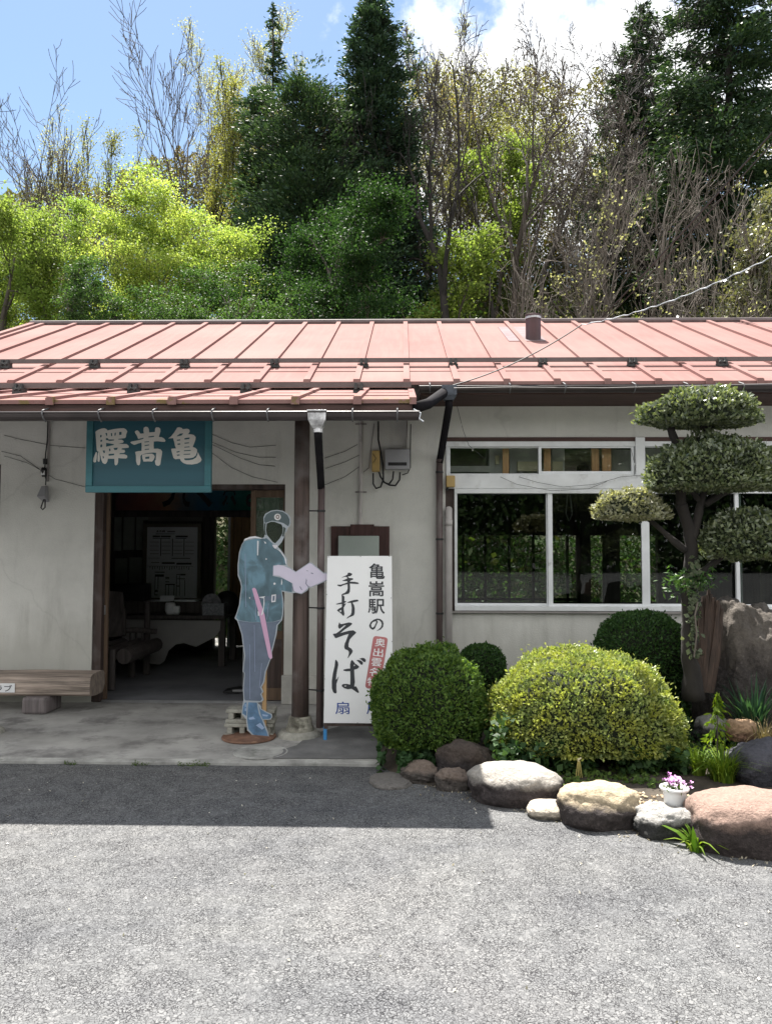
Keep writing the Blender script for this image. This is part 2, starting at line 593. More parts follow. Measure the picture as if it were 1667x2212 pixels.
def lettering(name, body, box, Y, m, parent=None, bold=0.0, shear=0.0, rot=0.0):
    """one line of writing fitted into box = (x0, x1, z0, z1) at depth Y"""
    cu = bpy.data.curves.new(name + '_t', 'FONT')
    cu.body = body
    cu.offset = bold
    cu.shear = shear
    cu.resolution_u = 3
    ob = bpy.data.objects.new(name + '_t', cu)
    col.objects.link(ob)
    dg = bpy.context.evaluated_depsgraph_get()
    me = bpy.data.meshes.new_from_object(ob.evaluated_get(dg))
    bpy.data.objects.remove(ob)
    bpy.data.curves.remove(cu)
    n = len(me.vertices)
    a = np.empty(n * 3, np.float32)
    me.vertices.foreach_get('co', a)
    a = a.reshape(-1, 3)
    lo, hi = a.min(0), a.max(0)
    sx = (box[1] - box[0]) / max(hi[0] - lo[0], 1e-6)
    sz = (box[3] - box[2]) / max(hi[1] - lo[1], 1e-6)
    a[:, 0] = box[0] + (a[:, 0] - lo[0]) * sx
    a[:, 1] = box[2] + (a[:, 1] - lo[1]) * sz
    if rot:
        cx, cz = (box[0] + box[1]) / 2, (box[2] + box[3]) / 2
        dx, dz = a[:, 0] - cx, a[:, 1] - cz
        a[:, 0] = cx + dx * math.cos(rot) - dz * math.sin(rot)
        a[:, 1] = cz + dx * math.sin(rot) + dz * math.cos(rot)
    a[:, 2] = 0
    me.vertices.foreach_set('co', a.reshape(-1))
    return finish_flat(name, me, m, parent, Y)

def circ(x, y, r, n=16, ry=None):
    return [(x + r * math.cos(2 * math.pi * i / n), y + (ry or r) * math.sin(2 * math.pi * i / n)) for i in range(n)]

def crop(x0, y0, s):
    """point of an enlarged detail -> picture units"""
    return lambda x, y: ((x0 + x / s) * 0.54018, (y0 + y / s) * 0.54018)

# ------------------------------------------------------------------ the setting: ground, terrain
M = {}
M['asphalt'] = asphalt_mat()
M['wall'] = wall_mat('grey_stucco', (0.71, 0.705, 0.665))
M['wall_right'] = M['wall']
M['roof'] = roof_mat()
M['conc'] = simple('porch_concrete', (0.33, 0.325, 0.31), 0.85, var=0.3, scale=2.2, bs=0.35, dirt=(0.17, 0.165, 0.16), dirt_lo=0.5)
M['conc_edge'] = simple('worn_concrete_edge', (0.29, 0.29, 0.275), 0.9, var=0.5, scale=5, bs=0.5, dirt=(0.10, 0.11, 0.09), dirt_lo=0.56)
M['dark_wood'] = wood('dark_stained_wood', (0.060, 0.040, 0.034), 'Z', dirt=(0.12, 0.105, 0.10))
M['post_wood'] = wood('weathered_post_wood', (0.085, 0.060, 0.052), 'Z', var=0.55, dirt=(0.17, 0.15, 0.145))
M['beam_wood'] = wood('dark_beam_wood', (0.075, 0.040, 0.034), 'X')
M['rafter'] = wood('grey_rafter_wood', (0.085, 0.07, 0.058), 'Y')
M['light_wood'] = wood('light_wood', (0.36, 0.23, 0.11), 'Z', var=0.3)
M['orange_wood'] = wood('orange_wood', (0.78, 0.45, 0.23), 'Z', var=0.2)
M['log'] = wood('weathered_log', (0.30, 0.245, 0.205), 'X', var=0.95, scale=6)
M['log_end'] = simple('log_end_grain', (0.22, 0.18, 0.15), 0.85, var=0.4, scale=14, stretch=(1, 3, 1))
M['log_leg'] = wood('grey_log_leg', (0.15, 0.13, 0.13), 'Z', var=0.4)
M['gutter'] = simple('brown_gutter', (0.045, 0.036, 0.036), 0.4, var=0.3, scale=4)
M['pipe_brown'] = simple('brown_pipe', (0.115, 0.085, 0.082), 0.5, var=0.3, scale=7, stretch=(1, 1, .3), dirt=(0.2, .18, .17))
M['pipe_dark'] = simple('dark_pipe', (0.014, 0.013, 0.015), 0.85, spec=.08)
M['rainhead'] = simple('slate_blue_plastic', (0.055, 0.065, 0.085), 0.4)
M['pvc'] = simple('pale_pvc', (0.50, 0.47, 0.46), 0.5, var=0.1, dirt=(.3, .28, .27), dirt_lo=.6)
M['galv'] = simple('crumpled_galvanised', (0.55, 0.55, 0.56), 0.38, metal=0.8, var=0.5, scale=18, bs=1.0)
M['steel'] = simple('dull_steel', (0.38, 0.38, 0.39), 0.4, metal=0.7, var=0.2)
M['conduit'] = simple('grey_conduit', (0.30, 0.28, 0.27), 0.5, var=0.2)
M['black'] = simple('black_rubber', (0.012, 0.012, 0.014), 0.5, var=0.2)
M['wire'] = simple('dark_wire', (0.02, 0.02, 0.02), 0.5, var=0.1, bs=0)
M['white_wire'] = simple('pale_cable_sleeve', (0.55, 0.58, 0.62), 0.5, var=0.3, scale=20, bs=0)
M['white_paint'] = simple('white_window_paint', (0.78, 0.80, 0.81), 0.55, var=0.1, scale=5, dirt=(0.60, 0.61, 0.61), dirt_lo=0.55)
M['alu'] = simple('white_aluminium', (0.80, 0.82, 0.84), 0.4, var=0.06, scale=8, dirt=(.45, .45, .45), dirt_lo=.62)
M['glass'] = glassmat('window_glass', (0.62, 0.66, 0.64))
M['door_glass'] = glassmat('patterned_door_glass', (0.70, 0.80, 0.68), bumpy=26.0, base=0.16, rough=0.12)  # pale green put into the glass for its green reflections
M['guard'] = simple('snow_guard_paint', (0.11, 0.085, 0.082), 0.45, var=0.25, scale=5)
M['bracket'] = simple('rusty_bracket', (0.05, 0.055, 0.055), 0.7, var=0.5, scale=30)
M['chimney'] = simple('maroon_pipe_paint', (0.065, 0.027, 0.030), 0.45, var=0.2)
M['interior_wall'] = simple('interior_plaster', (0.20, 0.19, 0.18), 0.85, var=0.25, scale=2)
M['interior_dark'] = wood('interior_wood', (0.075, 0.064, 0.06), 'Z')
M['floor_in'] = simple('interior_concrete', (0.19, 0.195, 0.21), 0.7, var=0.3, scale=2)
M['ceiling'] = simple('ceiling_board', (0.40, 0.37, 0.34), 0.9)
M['teal'] = wood('teal_board_paint', (0.016, 0.082, 0.112), 'X', rough=0.45, var=0.16, scale=3)
M['teal_frame'] = wood('teal_frame_paint', (0.030, 0.135, 0.160), 'X', rough=0.5, var=0.2, scale=3)
M['cream'] = simple('cream_lettering', (0.60, 0.58, 0.54), 0.6, var=0.08, bs=0)
M['white'] = simple('white_sheet', (0.84, 0.85, 0.86), 0.45, var=0.04, scale=2, bs=0, dirt=(0.76, 0.76, 0.74), dirt_lo=0.6)
M['ink'] = simple('black_brush_ink', (0.035, 0.038, 0.045), 0.5, var=0.2, bs=0)
M['blue_ink'] = simple('blue_paint', (0.03, 0.07, 0.30), 0.5, var=0.1, bs=0)
M['red_seal'] = simple('faded_red_seal', (0.47, 0.17, 0.175), 0.5, var=0.15, bs=0)
M['paper'] = simple('poster_paper', (0.82, 0.84, 0.88), 0.6, var=0.04, bs=0)
M['yellow_box'] = simple('yellowed_plastic', (0.48, 0.33, 0.12), 0.5, var=0.15)
M['grey_box'] = simple('grey_plastic', (0.34, 0.34, 0.36), 0.5, var=0.06)
M['pale_plate'] = simple('pale_green_plate', (0.36, 0.41, 0.38), 0.6, var=0.1, scale=3)
M['red_wood'] = wood('maroon_frame_wood', (0.065, 0.03, 0.027), 'Z')
M['rust'] = simple('rusted_iron', (0.16, 0.085, 0.055), 0.75, var=0.55, scale=9, bs=0.6, dirt=(0.33, 0.20, 0.13), dirt_lo=0.58)
M['block'] = simple('concrete_block', (0.30, 0.295, 0.26), 0.95, var=0.25, scale=22, bs=0.7)
M['base_stone'] = simple('post_base_stone', (0.27, 0.26, 0.215), 0.95, var=0.55, scale=11, bs=0.8, dirt=(0.07, 0.065, 0.05), dirt_lo=0.48)
M['soil'] = simple('garden_soil', (0.045, 0.036, 0.026), 0.95, var=0.5, scale=14, bs=1.0)
M['bark'] = simple('grey_bark', (0.085, 0.072, 0.062), 0.95, var=0.5, scale=9, bs=0.8, stretch=(1, 1, .3))
M['bark_dark'] = simple('dark_bark', (0.022, 0.019, 0.017), 0.95, var=0.5, scale=9, bs=0.8, stretch=(1, 1, .3))
M['bark_pale'] = simple('pale_twig_bark', (0.13, 0.112, 0.095), 0.95, var=0.3, scale=5, bs=0)

WY = 7.42                          # front wall plane
BY = 11.80                         # back wall plane
EDGE = 5.39                        # front edge of the porch floor
AZ = -0.03                         # asphalt level

def hill(X, Y):
    t = min(max((X + 13) / 17, 0), 1)
    s = 0.40 + 0.25 * t * t * (3 - 2 * t)
    d = max(0.0, Y - 15.0)
    h = s * min(d, 21.0) + s * 0.5 * max(0, min(d - 21.0, 14)) 
    h += 0.9 * noise.noise((X * 0.16, Y * 0.16, 3.0)) * min(1, d / 5)
    return h

# asphalt
mb = MB()
nx, ny = 40, 40
mb.box(-60, 60, -80, EDGE + 3.0, AZ - 0.3, AZ)
tag(mb.build('asphalt', M['asphalt']), kind='structure')
# ground sheet out to the horizon, below everything else
mb = MB()
mb.poly([(-900, -900, -0.40), (900, -900, -0.40), (900, 900, -0.40), (-900, 900, -0.40)])
M['far_ground'] = simple('far_ground', (0.08, 0.09, 0.045), 0.95, scale=0.2, bs=0)
tag(mb.build('ground', M['far_ground']), kind='structure')

# porch floor with a worn front edge
PX1 = ax(822, EDGE)
rng_ = random.Random(5)
mb = MB()
xs = [-6 + i * 0.12 for i in range(int((PX1 + 6) / 0.12) + 1)] + [PX1]
front = [EDGE + 0.018 * noise.noise((x * 2.3, 0, 0)) + 0.010 * noise.noise((x * 9, 1, 0)) for x in xs]
for i in range(len(xs) - 1):
    a, b = front[i] + 0.07, front[i + 1] + 0.07
    mb.hexa([(xs[i], a, -0.3), (xs[i + 1], b, -0.3), (xs[i + 1], WY - 0.002, -0.3), (xs[i], WY - 0.002, -0.3),
             (xs[i], a, 0), (xs[i + 1], b, 0), (xs[i + 1], WY - 0.002, 0), (xs[i], WY - 0.002, 0)])
tag(mb.build('porch_floor', M['conc']), kind='structure')
mb = MB()
for i in range(len(xs) - 1):
    a, b = front[i], front[i + 1]
    mb.hexa([(xs[i], a, -0.3), (xs[i + 1], b, -0.3), (xs[i + 1], b + 0.07, -0.3), (xs[i], a + 0.07, -0.3),
             (xs[i], a + 0.012, -0.014), (xs[i + 1], b + 0.012, -0.014), (xs[i + 1], b + 0.07, -0.003), (xs[i], a + 0.07, -0.003)])
tag(mb.build('porch_kerb', M['conc_edge']), kind='structure')
# dark patched screed on the floor beside the post
pts = []
for (x, y) in ((588, 1640), (596, 1622), (640, 1610), (668, 1588), (720, 1572), (790, 1556), (818, 1556), (818, 1638), (740, 1641), (660, 1641)):
    q = gr(x, y, 0.004)
    pts.append((q.x, max(q.y, EDGE + .078), 0.004))
mb = MB()
mb.poly(pts)
tag(mb.build('floor_patch', simple('dark_patched_screed', (0.13, 0.13, 0.13), 0.9, var=0.35, scale=4, bs=0.5, dirt=(0.24, 0.235, 0.22), dirt_lo=0.6)), kind='structure')

# the wooded slope
mb = MB()
gx = [-60 + 1.5 * i for i in range(81)]
gy = [12.6 + 0.9 * j for j in range(70)]
for y in gy:
    for x in gx:
        mb.v.append((x, y, hill(x, y) - 0.05 if y > 13.4 else -0.05))
for j in range(len(gy) - 1):
    for i in range(len(gx) - 1):
        a = j * len(gx) + i
        mb.f.append((a, a + 1, a + 1 + len(gx), a + len(gx)))
M['hill'] = simple('leaf_litter_slope', (0.075, 0.070, 0.035), 0.95, var=0.5, scale=0.9, bs=0.5, dirt=(0.05, 0.085, 0.02), dirt_lo=0.48)
tag(mb.build('hill', M['hill'], smooth=True), kind='structure')

# garden bed: soil that rises gently towards the wall
border = [gr(x, y, AZ) for x, y in ((812, 1645), (868, 1690), (1010, 1712), (1200, 1762), (1380, 1800), (1500, 1822), (1680, 1865))]
mb = MB()
GX = [border[0].x + (4.2 - border[0].x) * i / 60 for i in range(61)]
def border_y(x):
    for a, b in zip(border, border[1:]):
        if a.x <= x <= b.x:
            return a.y + (b.y - a.y) * (x - a.x) / (b.x - a.x)
    return border[-1].y if x > border[-1].x else border[0].y
def garden_z(x, y):
    t = min(max((y - border_y(x)) / 0.45, 0), 1)
    return AZ + t * 0.075 + 0.10 * min(max((y - 5.3) / 1.2, 0), 1) * min(max((x - 0.3) / 0.8, 0), 1) + 0.02 * noise.noise((x * 5, y * 5, 0)) * t - 0.004 * (1 - t)
NY = 34
for i, x in enumerate(GX):
    y0 = border_y(x)
    for j in range(NY):
        y = y0 + (WY - 0.003 - y0) * j / (NY - 1)
        mb.v.append((x, y, garden_z(x, y)))
for i in range(len(GX) - 1):
    for j in range(NY - 1):
        a = i * NY + j
        mb.f.append((a, a + NY, a + NY + 1, a + 1))
tag(mb.build('garden_soil', M['soil'], smooth=True), kind='structure')

# ------------------------------------------------------------------ the station building
B = thing('station_building', 'low grey stucco station building with faded red standing-seam metal roof and porch', 'building', (0, WY, 0))
DX0, DX1 = ax(203, WY), ax(615, WY)          # door opening
DZ1 = az(1046, WY, 520)
XL, XR = -6.4, 5.6
WX0 = ax(962, WY)                             # windows start
WZ0, WZ1 = az(1320, WY, 1200), az(945, WY, 1200)
WALL_TOP = 3.12
T = 0.14
mb = MB()
LWX = ax(-2, WY)
mb.box(LWX, DX0, WY, WY + T, -0.05, WALL_TOP)
mb.box(DX0, DX1, WY, WY + T, DZ1, WALL_TOP)
mb.box(DX1, WX0, WY, WY + T, -0.05, WALL_TOP)
mb.box(WX0, XR, WY, WY + T, WZ1, WALL_TOP)
mb.box(WX0, XR, WY, WY + T, -0.25, WZ0)
mb.box(XL, LWX - 0.75, WY, WY + T, -0.05, WALL_TOP)
mb.box(LWX - 0.75, LWX, WY, WY + T, 2.3, WALL_TOP)
mb.box(LWX - 0.75, LWX, WY, WY + T, -0.05, 1.0)
mb.build('wall', M['wall'], B)
# plinth beside the door
mb = MB()
pz = az(1430, WY, 620)
mb.box(DX1 - 0.015, DX1 + 0.42, WY - 0.05, WY - 0.001, 0, az(1462, 7.3, 640))
mb.build('plinth', simple('plinth_render', (0.42, 0.41, 0.38), 0.95, var=0.3, scale=5, bs=0.5), B, bevel=0.01)
# end walls, back wall with openings to the platform
mb = MB()
mb.box(XL, XL + T, WY + T, BY, -0.05, 3.2)
mb.box(XR - T, XR, WY + T, BY, -0.05, 3.2)
def bx(x): return ax(x, BY)
def bz(y): return az(y, BY, 900)
BT = 0.12
door_b = (bx(462), bx(548))
win_b = [(bx(988), bx(1246)), (bx(1272), bx(1306)), (bx(1330), bx(1420)), (bx(1640), bx(1700))]
wb0, wb1 = bz(1300), bz(1156)
edges = [(XL + T, door_b[0]), (door_b[1], win_b[0][0])]
for a, b in edges:
    mb.box(a, b, BY, BY + BT, -0.05, 3.2)
mb.box(*door_b, BY, BY + BT, bz(1108), 3.2)
xs_ = win_b[0][0]
for k, (a, b) in enumerate(win_b):
    mb.box(a, b, BY, BY + BT, -0.05, wb0)
    mb.box(a, b, BY, BY + BT, wb1, 3.2)
    nxt = win_b[k + 1][0] if k + 1 < len(win_b) else XR - T
    mb.box(b, nxt, BY, BY + BT, -0.05, 3.2)
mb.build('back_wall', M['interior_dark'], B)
mb = MB()
for x in (1000, 1048, 1100, 1152, 1226):
    mb.box(bx(x) - 0.02, bx(x) + 0.02, BY + 0.03, BY + 0.07, wb0, wb1)
mb.box(win_b[0][0], win_b[0][1], BY + 0.03, BY + 0.068, wb0 + 0.02, wb0 + 0.06)
mb.build('back_window_bars', M['interior_dark'], B)
# partition between waiting room and shop
mb = MB()
mb.box(ax(840, 9.0) - 0.05, ax(840, 9.0) + 0.05, WY + T, BY, 0, 2.9)
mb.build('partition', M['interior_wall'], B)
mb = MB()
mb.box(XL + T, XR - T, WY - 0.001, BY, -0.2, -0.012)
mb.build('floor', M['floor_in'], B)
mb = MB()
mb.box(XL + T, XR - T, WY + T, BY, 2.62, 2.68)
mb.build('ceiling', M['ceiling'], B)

# roof: main slope and the lower porch slope, seams pressed into the sheet
RY, EY = 10.2, 6.80
EZ = az(824, EY)
RZ = az(698, RY)
SL = (RZ - EZ) / (RY - EY)
PEY = 5.44
PEZ = az(863, PEY, 450)
PY1 = 6.98
PZ1 = EZ - 0.05 + 0.02
SP = ax(875, RY) - ax(875 - 72.6, RY)
RX0 = ax(62, RY)                    # left verge at the ridge
mb = MB()
th = 0.03
def slab(mb, x0, x1, y0, z0, y1, z1, t=0.03):
    mb.hexa([(x0, y0, z0 - t), (x1, y0, z0 - t), (x1, y1, z1 - t), (x0, y1, z1 - t), (x0, y0, z0), (x1, y0, z0), (x1, y1, z1), (x0, y1, z1)])
slab(mb, RX0, XR + 0.5, EY, EZ, RY, RZ)
slab(mb, RX0, XR + 0.5, RY + 0.001, RZ, 2 * RY - 7.2, EZ + 0.1, 0.03)
k = -14
ribs = []
x_rib = ax(875, RY)
while x_rib - SP > RX0 + 0.1:
    x_rib -= SP
while x_rib < XR + 0.4:
    slab(mb, x_rib - 0.028, x_rib + 0.028, EY - 0.012, EZ + 0.021, RY - 0.02, RZ + 0.021, 0.045)
    mb.box(x_rib - 0.030, x_rib + 0.030, EY - 0.022, EY - 0.0125, EZ - 0.035, EZ + 0.012)
    x_rib += SP
slab(mb, RX0 - 0.05, RX0 + 0.03, EY - 0.01, EZ + 0.035, RY, RZ + 0.035, 0.09)
# lapped sheet joints below the rail
for yy in (EY + 0.42,):
    zz = EZ + (yy - EY) * SL
    slab(mb, RX0 + 0.04, XR + 0.49, yy - 0.02, zz - 0.02 * SL + 0.007, yy, zz + 0.007, 0.008)
mb.build('roof', M['roof'], B)
mb = MB()
mb.tube([(RX0 - 0.05, RY, RZ + 0.01), (XR + 0.5, RY, RZ + 0.01)], 0.045, 8)
mb.build('ridge_cap', simple('ridge_dark', (0.12, 0.09, 0.09), 0.5), B)
PX_R = ax(893, PEY, 866)
mb = MB()
slab(mb, XL, PX_R, PEY, PEZ, PY1, PZ1)
PSL = (PZ1 - PEZ) / (PY1 - PEY)
x_rib = PX_R - 0.40
PSP = 135.0 * PEY / F
while x_rib > XL:
    slab(mb, x_rib - 0.026, x_rib + 0.026, PEY - 0.012, PEZ + 0.021, PY1, PZ1 + 0.021, 0.045)
    mb.box(x_rib - 0.030, x_rib + 0.030, PEY - 0.022, PEY - 0.0125, PEZ - 0.04, PEZ + 0.012)
    x_rib -= PSP
slab(mb, PX_R - 0.03, PX_R + 0.02, PEY - 0.01, PEZ + 0.012, PY1, PZ1 + 0.012, 0.05)
for yy in (PEY + 0.42,):
    zz = PEZ + (yy - PEY) * PSL
    slab(mb, XL, PX_R - 0.031, yy - 0.02, zz - 0.02 * PSL + 0.007, yy, zz + 0.007, 0.008)
mb.build('porch_roof', M['roof'], B)
# fascia boards under the eaves
mb = MB()
mb.box(XL, PX_R - 0.01, PEY + 0.015, PEY + 0.05, PEZ - 0.105, PEZ - 0.032)
mb.build('fascia', M['beam_wood'], B)
mb = MB()
mb.box(PX_R + 0.08, XR + 0.5, EY + 0.02, EY + 0.05, EZ - 0.115, EZ - 0.032)
mb.build('fascia', M['beam_wood'], B)
mb = MB()
mb.box(PX_R + 0.08, XR + 0.5, EY + 0.05, WY - 0.001, EZ - 0.11, EZ - 0.085)
mb.build('soffit', M['beam_wood'], B)
# rafters of the porch
x = PX_R - 0.06
i = 0
raf = MB()
raf_o = None
while x > -3.4:
    r_ = MB()
    hgt = 0.075
    z0, z1 = PEZ - 0.034, PZ1 - 0.034
    r_.hexa([(x - 0.03, PEY + 0.051, z0 - hgt), (x + 0.03, PEY + 0.051, z0 - hgt), (x + 0.03, PY1, z1 - hgt), (x - 0.03, PY1, z1 - hgt),
             (x - 0.03, PEY + 0.051, z0), (x + 0.03, PEY + 0.051, z0), (x + 0.03, PY1, z1), (x - 0.03, PY1, z1)])
    r_.build('rafter', M['rafter'], B)
    x -= 0.335
# porch ceiling boards above the rafters, and the beam over the posts
mb = MB()
slab(mb, XL, PX_R - 0.035, PEY + 0.06, PEZ - 0.0305, PY1 + 0.45, PZ1 + 0.45 * PSL - 0.0305, 0.006)
mb.build('porch_ceiling', M['beam_wood'], B)
POY = 6.14
mb = MB()
mb.box(XL, PX_R - 0.05, POY - 0.055, POY + 0.055, az(897, POY, 650) , PEZ + (POY - PEY) * PSL - 0.112)
mb.build('porch_beam', M['post_wood'], B)
# upper gable infill on the right end of the porch
mb = MB()
mb.poly([(PX_R - 0.04, POY, 2.45), (PX_R - 0.04, WY, 2.45), (PX_R - 0.04, WY, 2.9), (PX_R - 0.04, PY1, PZ1 - .04), (PX_R - 0.04, POY, PEZ + (POY - PEY) * PSL - .04)])
mb.build('porch_end_board', M['beam_wood'], B)

# snow rails
def rail(name, x0, x1, Y, Z, xs, sl):
    mb = MB()
    mb.box(x0, x1, Y - 0.012, Y + 0.012, Z + 0.045, Z + 0.085)
    mb.box(x0, x1, Y + 0.013, Y + 0.05, Z + 0.075, Z + 0.085)
    g = mb.build(name, M['guard'], B)
    for x in xs:
        b = MB()
        b.box(x - 0.045, x + 0.045, Y - 0.05, Y + 0.05, Z - 0.012, Z + 0.018)
        b.box(x - 0.035, x - 0.014, Y - 0.045, Y + 0.045, Z + 0.018, Z + 0.074)
        b.box(x + 0.014, x + 0.035, Y - 0.045, Y + 0.045, Z + 0.018, Z + 0.074)
        b.tube([(x - 0.022, Y - 0.07, Z + 0.03), (x - 0.022, Y - 0.03, Z + 0.03)], 0.016, 8)
        b.tube([(x + 0.022, Y - 0.07, Z + 0.03), (x + 0.022, Y - 0.03, Z + 0.03)], 0.016, 8)
        b.build('bracket', M['bracket'], g)
Y1 = 7.42
Z1 = EZ + (Y1 - EY) * SL
rail('snow_rail', RX0 + 0.0, XR + 0.5, Y1, Z1, [ax(xp, Y1, 790) for xp in (15, 206, 400, 594, 786, 978, 1171, 1364, 1557)], SL)
Y2 = 6.34
Z2 = PEZ + (Y2 - PEY) * PSL
rail('snow_rail', XL, ax(888, Y2, 826), Y2, Z2, [ax(xp, Y2, 830) for xp in (45, 291, 533, 775)], PSL)

# roof vent pipe
cY = 8.9
cZ = EZ + (cY - EY) * SL
cx = ax(1151, cY, 715)
v = MB()
v.lathe((cx, cY, cZ), [(0.088, -0.1), (0.088, 0.23), (0.092, 0.235), (0.092, 0.285), (0.080, 0.29), (0.080, 0.2)], 24)
vp = v.build('vent_pipe', M['chimney'], B, smooth=False)
v = MB()
v.lathe((cx, cY, cZ), [(0.0945, 0.238), (0.0945, 0.262)], 24)
v.build('vent_band', M['galv'], vp)
v = MB()
v.hexa([(cx - 0.3, cY - 0.12, cZ - 0.12 * SL + 0.004), (cx + 0.13, cY - 0.12, cZ - 0.12 * SL + 0.004), (cx + 0.13, cY + 0.9, cZ + 0.9 * SL + 0.004), (cx - 0.3, cY + 0.9, cZ + 0.9 * SL + 0.004),
        (cx - 0.3, cY - 0.12, cZ - 0.12 * SL + 0.008), (cx + 0.13, cY - 0.12, cZ - 0.12 * SL + 0.008), (cx + 0.13, cY + 0.9, cZ + 0.9 * SL + 0.008), (cx - 0.3, cY + 0.9, cZ + 0.9 * SL + 0.008)])
v.build('vent_flashing', simple('grey_pink_flashing', (0.235, 0.185, 0.19), 0.8, var=0.15, spec=.012), vp)

M['hook'] = simple('dull_hook', (0.13, 0.13, 0.135), 0.6, var=0.2)
# gutters
def gutter(name, x0, x1, Y, Z, r, hooks):
    mb = MB()
    k = 10
    base = len(mb.v)
    for X in (x0, x1):
        for rr in (r, r - 0.004):
            for j in range(k + 1):
                a = math.pi + math.pi * j / k
                mb.v.append((X, Y + rr * math.cos(a), Z + rr * math.sin(a)))
    n = k + 1
    for j in range(k):
        mb.f.append((j, j + 1, 2 * n + j + 1, 2 * n + j))
        mb.f.append((n + j + 1, n + j, 3 * n + j, 3 * n + j + 1))
    mb.f.append((0, 2 * n, 3 * n, n))
    mb.f.append((k, n + k, 3 * n + k, 2 * n + k))
    mb.f.append(tuple(range(0, n)))
    mb.f.append(tuple(2 * n + q for q in reversed(range(n))))
    mb.tube([(x0, Y - r, Z), (x1, Y - r, Z)], 0.007, 6)
    g = mb.build(name, M['gutter'], B)
    for x in hooks:
        h = MB()
        h.tube([(x, Y + r, Z + 0.05), (x, Y - r - 0.005, Z + 0.012), (x, Y - r - 0.010, Z - 0.01), (x, Y - r * 0.75, Z - r * 0.72), (x, Y, Z - r - 0.004)], 0.006, 6)
        h.build('gutter_hook', M['hook'], g)
    return g
GY = PEY - 0.02
GZ = az(893, GY, 450)
gutter('gutter', XL, ax(905, GY, 893), GY, GZ, 0.054, [ax(xp, GY, 893) for xp in (100, 220, 336, 462, 580, 762, 858)])
GY2 = EY - 0.05
GZ2 = az(836, GY2, 1200)
gutter('gutter', ax(905, GY2), XR + 0.5, GY2, GZ2, 0.05, [ax(xp, GY2, 840) for xp in (928, 1100, 1218, 1368, 1480, 1600)])
mb = MB()
gx_ = ax(902, GY, 893)
mb.tube([(gx_ - 0.03, GY - 0.04, GZ + 0.02), (gx_ + 0.02, GY - 0.05, GZ - 0.01), (gx_ + 0.01, GY - 0.05, GZ - 0.05), (gx_ + 0.04, GY - 0.05, GZ - 0.07)], 0.006, 6)
mb.build('gutter_tie', M['white_wire'], B)

# round post on its stone, with rain head and downpipe beside it
def post(x, Y=POY):
    mb = MB()
    zt = az(897, Y, 650)
    mb.tube([(x, Y, 0.145), (x, Y, 0.7), (x, Y, 1.5), (x, Y, zt + 0.02)], [0.069, 0.066, 0.063, 0.061], 16)
    p = mb.build('post', M['post_wood'], B, smooth=True)
    b = MB()
    b.lathe((x, Y, 0), [(0.135, 0.0), (0.125, 0.028), (0.112, 0.032), (0.108, 0.075), (0.100, 0.085), (0.088, 0.15), (0.070, 0.158)], 28)
    b.build('base_stone', M['base_stone'], p, smooth=False)
    f = MB()
    f.lathe((x - 0.01, Y + 0.01, -0.004), [(0.175, 0.0), (0.165, 0.03), (0.14, 0.05), (0.1, 0.052)], 28)
    f.build('footing', M['block'], p)
post(ax(651, POY, 1200))
post(-3.35)
dpx = ax(694, POY, 1200)
hx = ax(686, GY, 905)
mb = MB()
z_h = az(888, GY, 686)
def ring(cx, cy, z, a, b):
    return [(cx - a, cy - b, z), (cx + a, cy - b, z), (cx + a, cy + b, z), (cx - a, cy + b, z)]
lv = [ring(hx, GY, z_h, 0.070, 0.062), ring(hx, GY, z_h - 0.010, 0.070, 0.062), ring(hx, GY, z_h - 0.012, 0.065, 0.058), ring(hx, GY, z_h - 0.07, 0.062, 0.056), ring(hx, GY, z_h - 0.105, 0.045, 0.045), ring(hx, GY, z_h - 0.13, 0.032, 0.032)]
b0 = len(mb.v)
for r_ in lv:
    mb.v += r_
for i in range(len(lv) - 1):
    for j in range(4):
        mb.f.append((b0 + i * 4 + j, b0 + i * 4 + (j + 1) % 4, b0 + (i + 1) * 4 + (j + 1) % 4, b0 + (i + 1) * 4 + j))
mb.f.append((b0 + 3, b0 + 2, b0 + 1, b0)); mb.f.append(tuple(b0 + (len(lv) - 1) * 4 + j for j in range(4)))
rh = mb.build('rain_head', M['galv'], B, bevel=0.006)
mb = MB()
e0 = Vector((hx + 0.004, GY, z_h - 0.12)); 
pc = (dpx, POY - 0.02)
e1 = Vector((pc[0] - 0.002, pc[1], az(1056, POY, 694)))
mb.tube([e0, e0 - Vector((0, 0, 0.05)), e1 + Vector((-0.002, -0.02, 0.07)), e1 + Vector((0, 0, 0.0))], 0.030, 12)
dp = mb.build('downpipe', M['pipe_dark'], B, smooth=True)
mb = MB()
mb.tube([(pc[0], pc[1], e1.z + 0.02), (pc[0], pc[1], 1.2), (pc[0] - 0.002, pc[1], az(1570, POY, 690))], 0.0285, 14)
d2 = mb.build('downpipe', M['pipe_brown'], B, smooth=True)
mb = MB()
mb.tube([e0 + Vector((0, 0, 0.0)), e0 - Vector((0, 0, 0.035))], 0.036, 14)
mb.build('collar', M['galv'], dp)
for yy in (1104, 1313, 1490):
    zc = az(yy, POY, 694)
    c_ = MB()
    c_.tube([(pc[0], pc[1], zc - 0.008), (pc[0], pc[1], zc + 0.008)], 0.0325, 14)
    c_.tube([(pc[0] - 0.02, pc[1], zc), (ax(651, POY) + 0.05, POY, zc + 0.002)], 0.006, 6)
    c_.build('pipe_clamp', M['black'], d2)

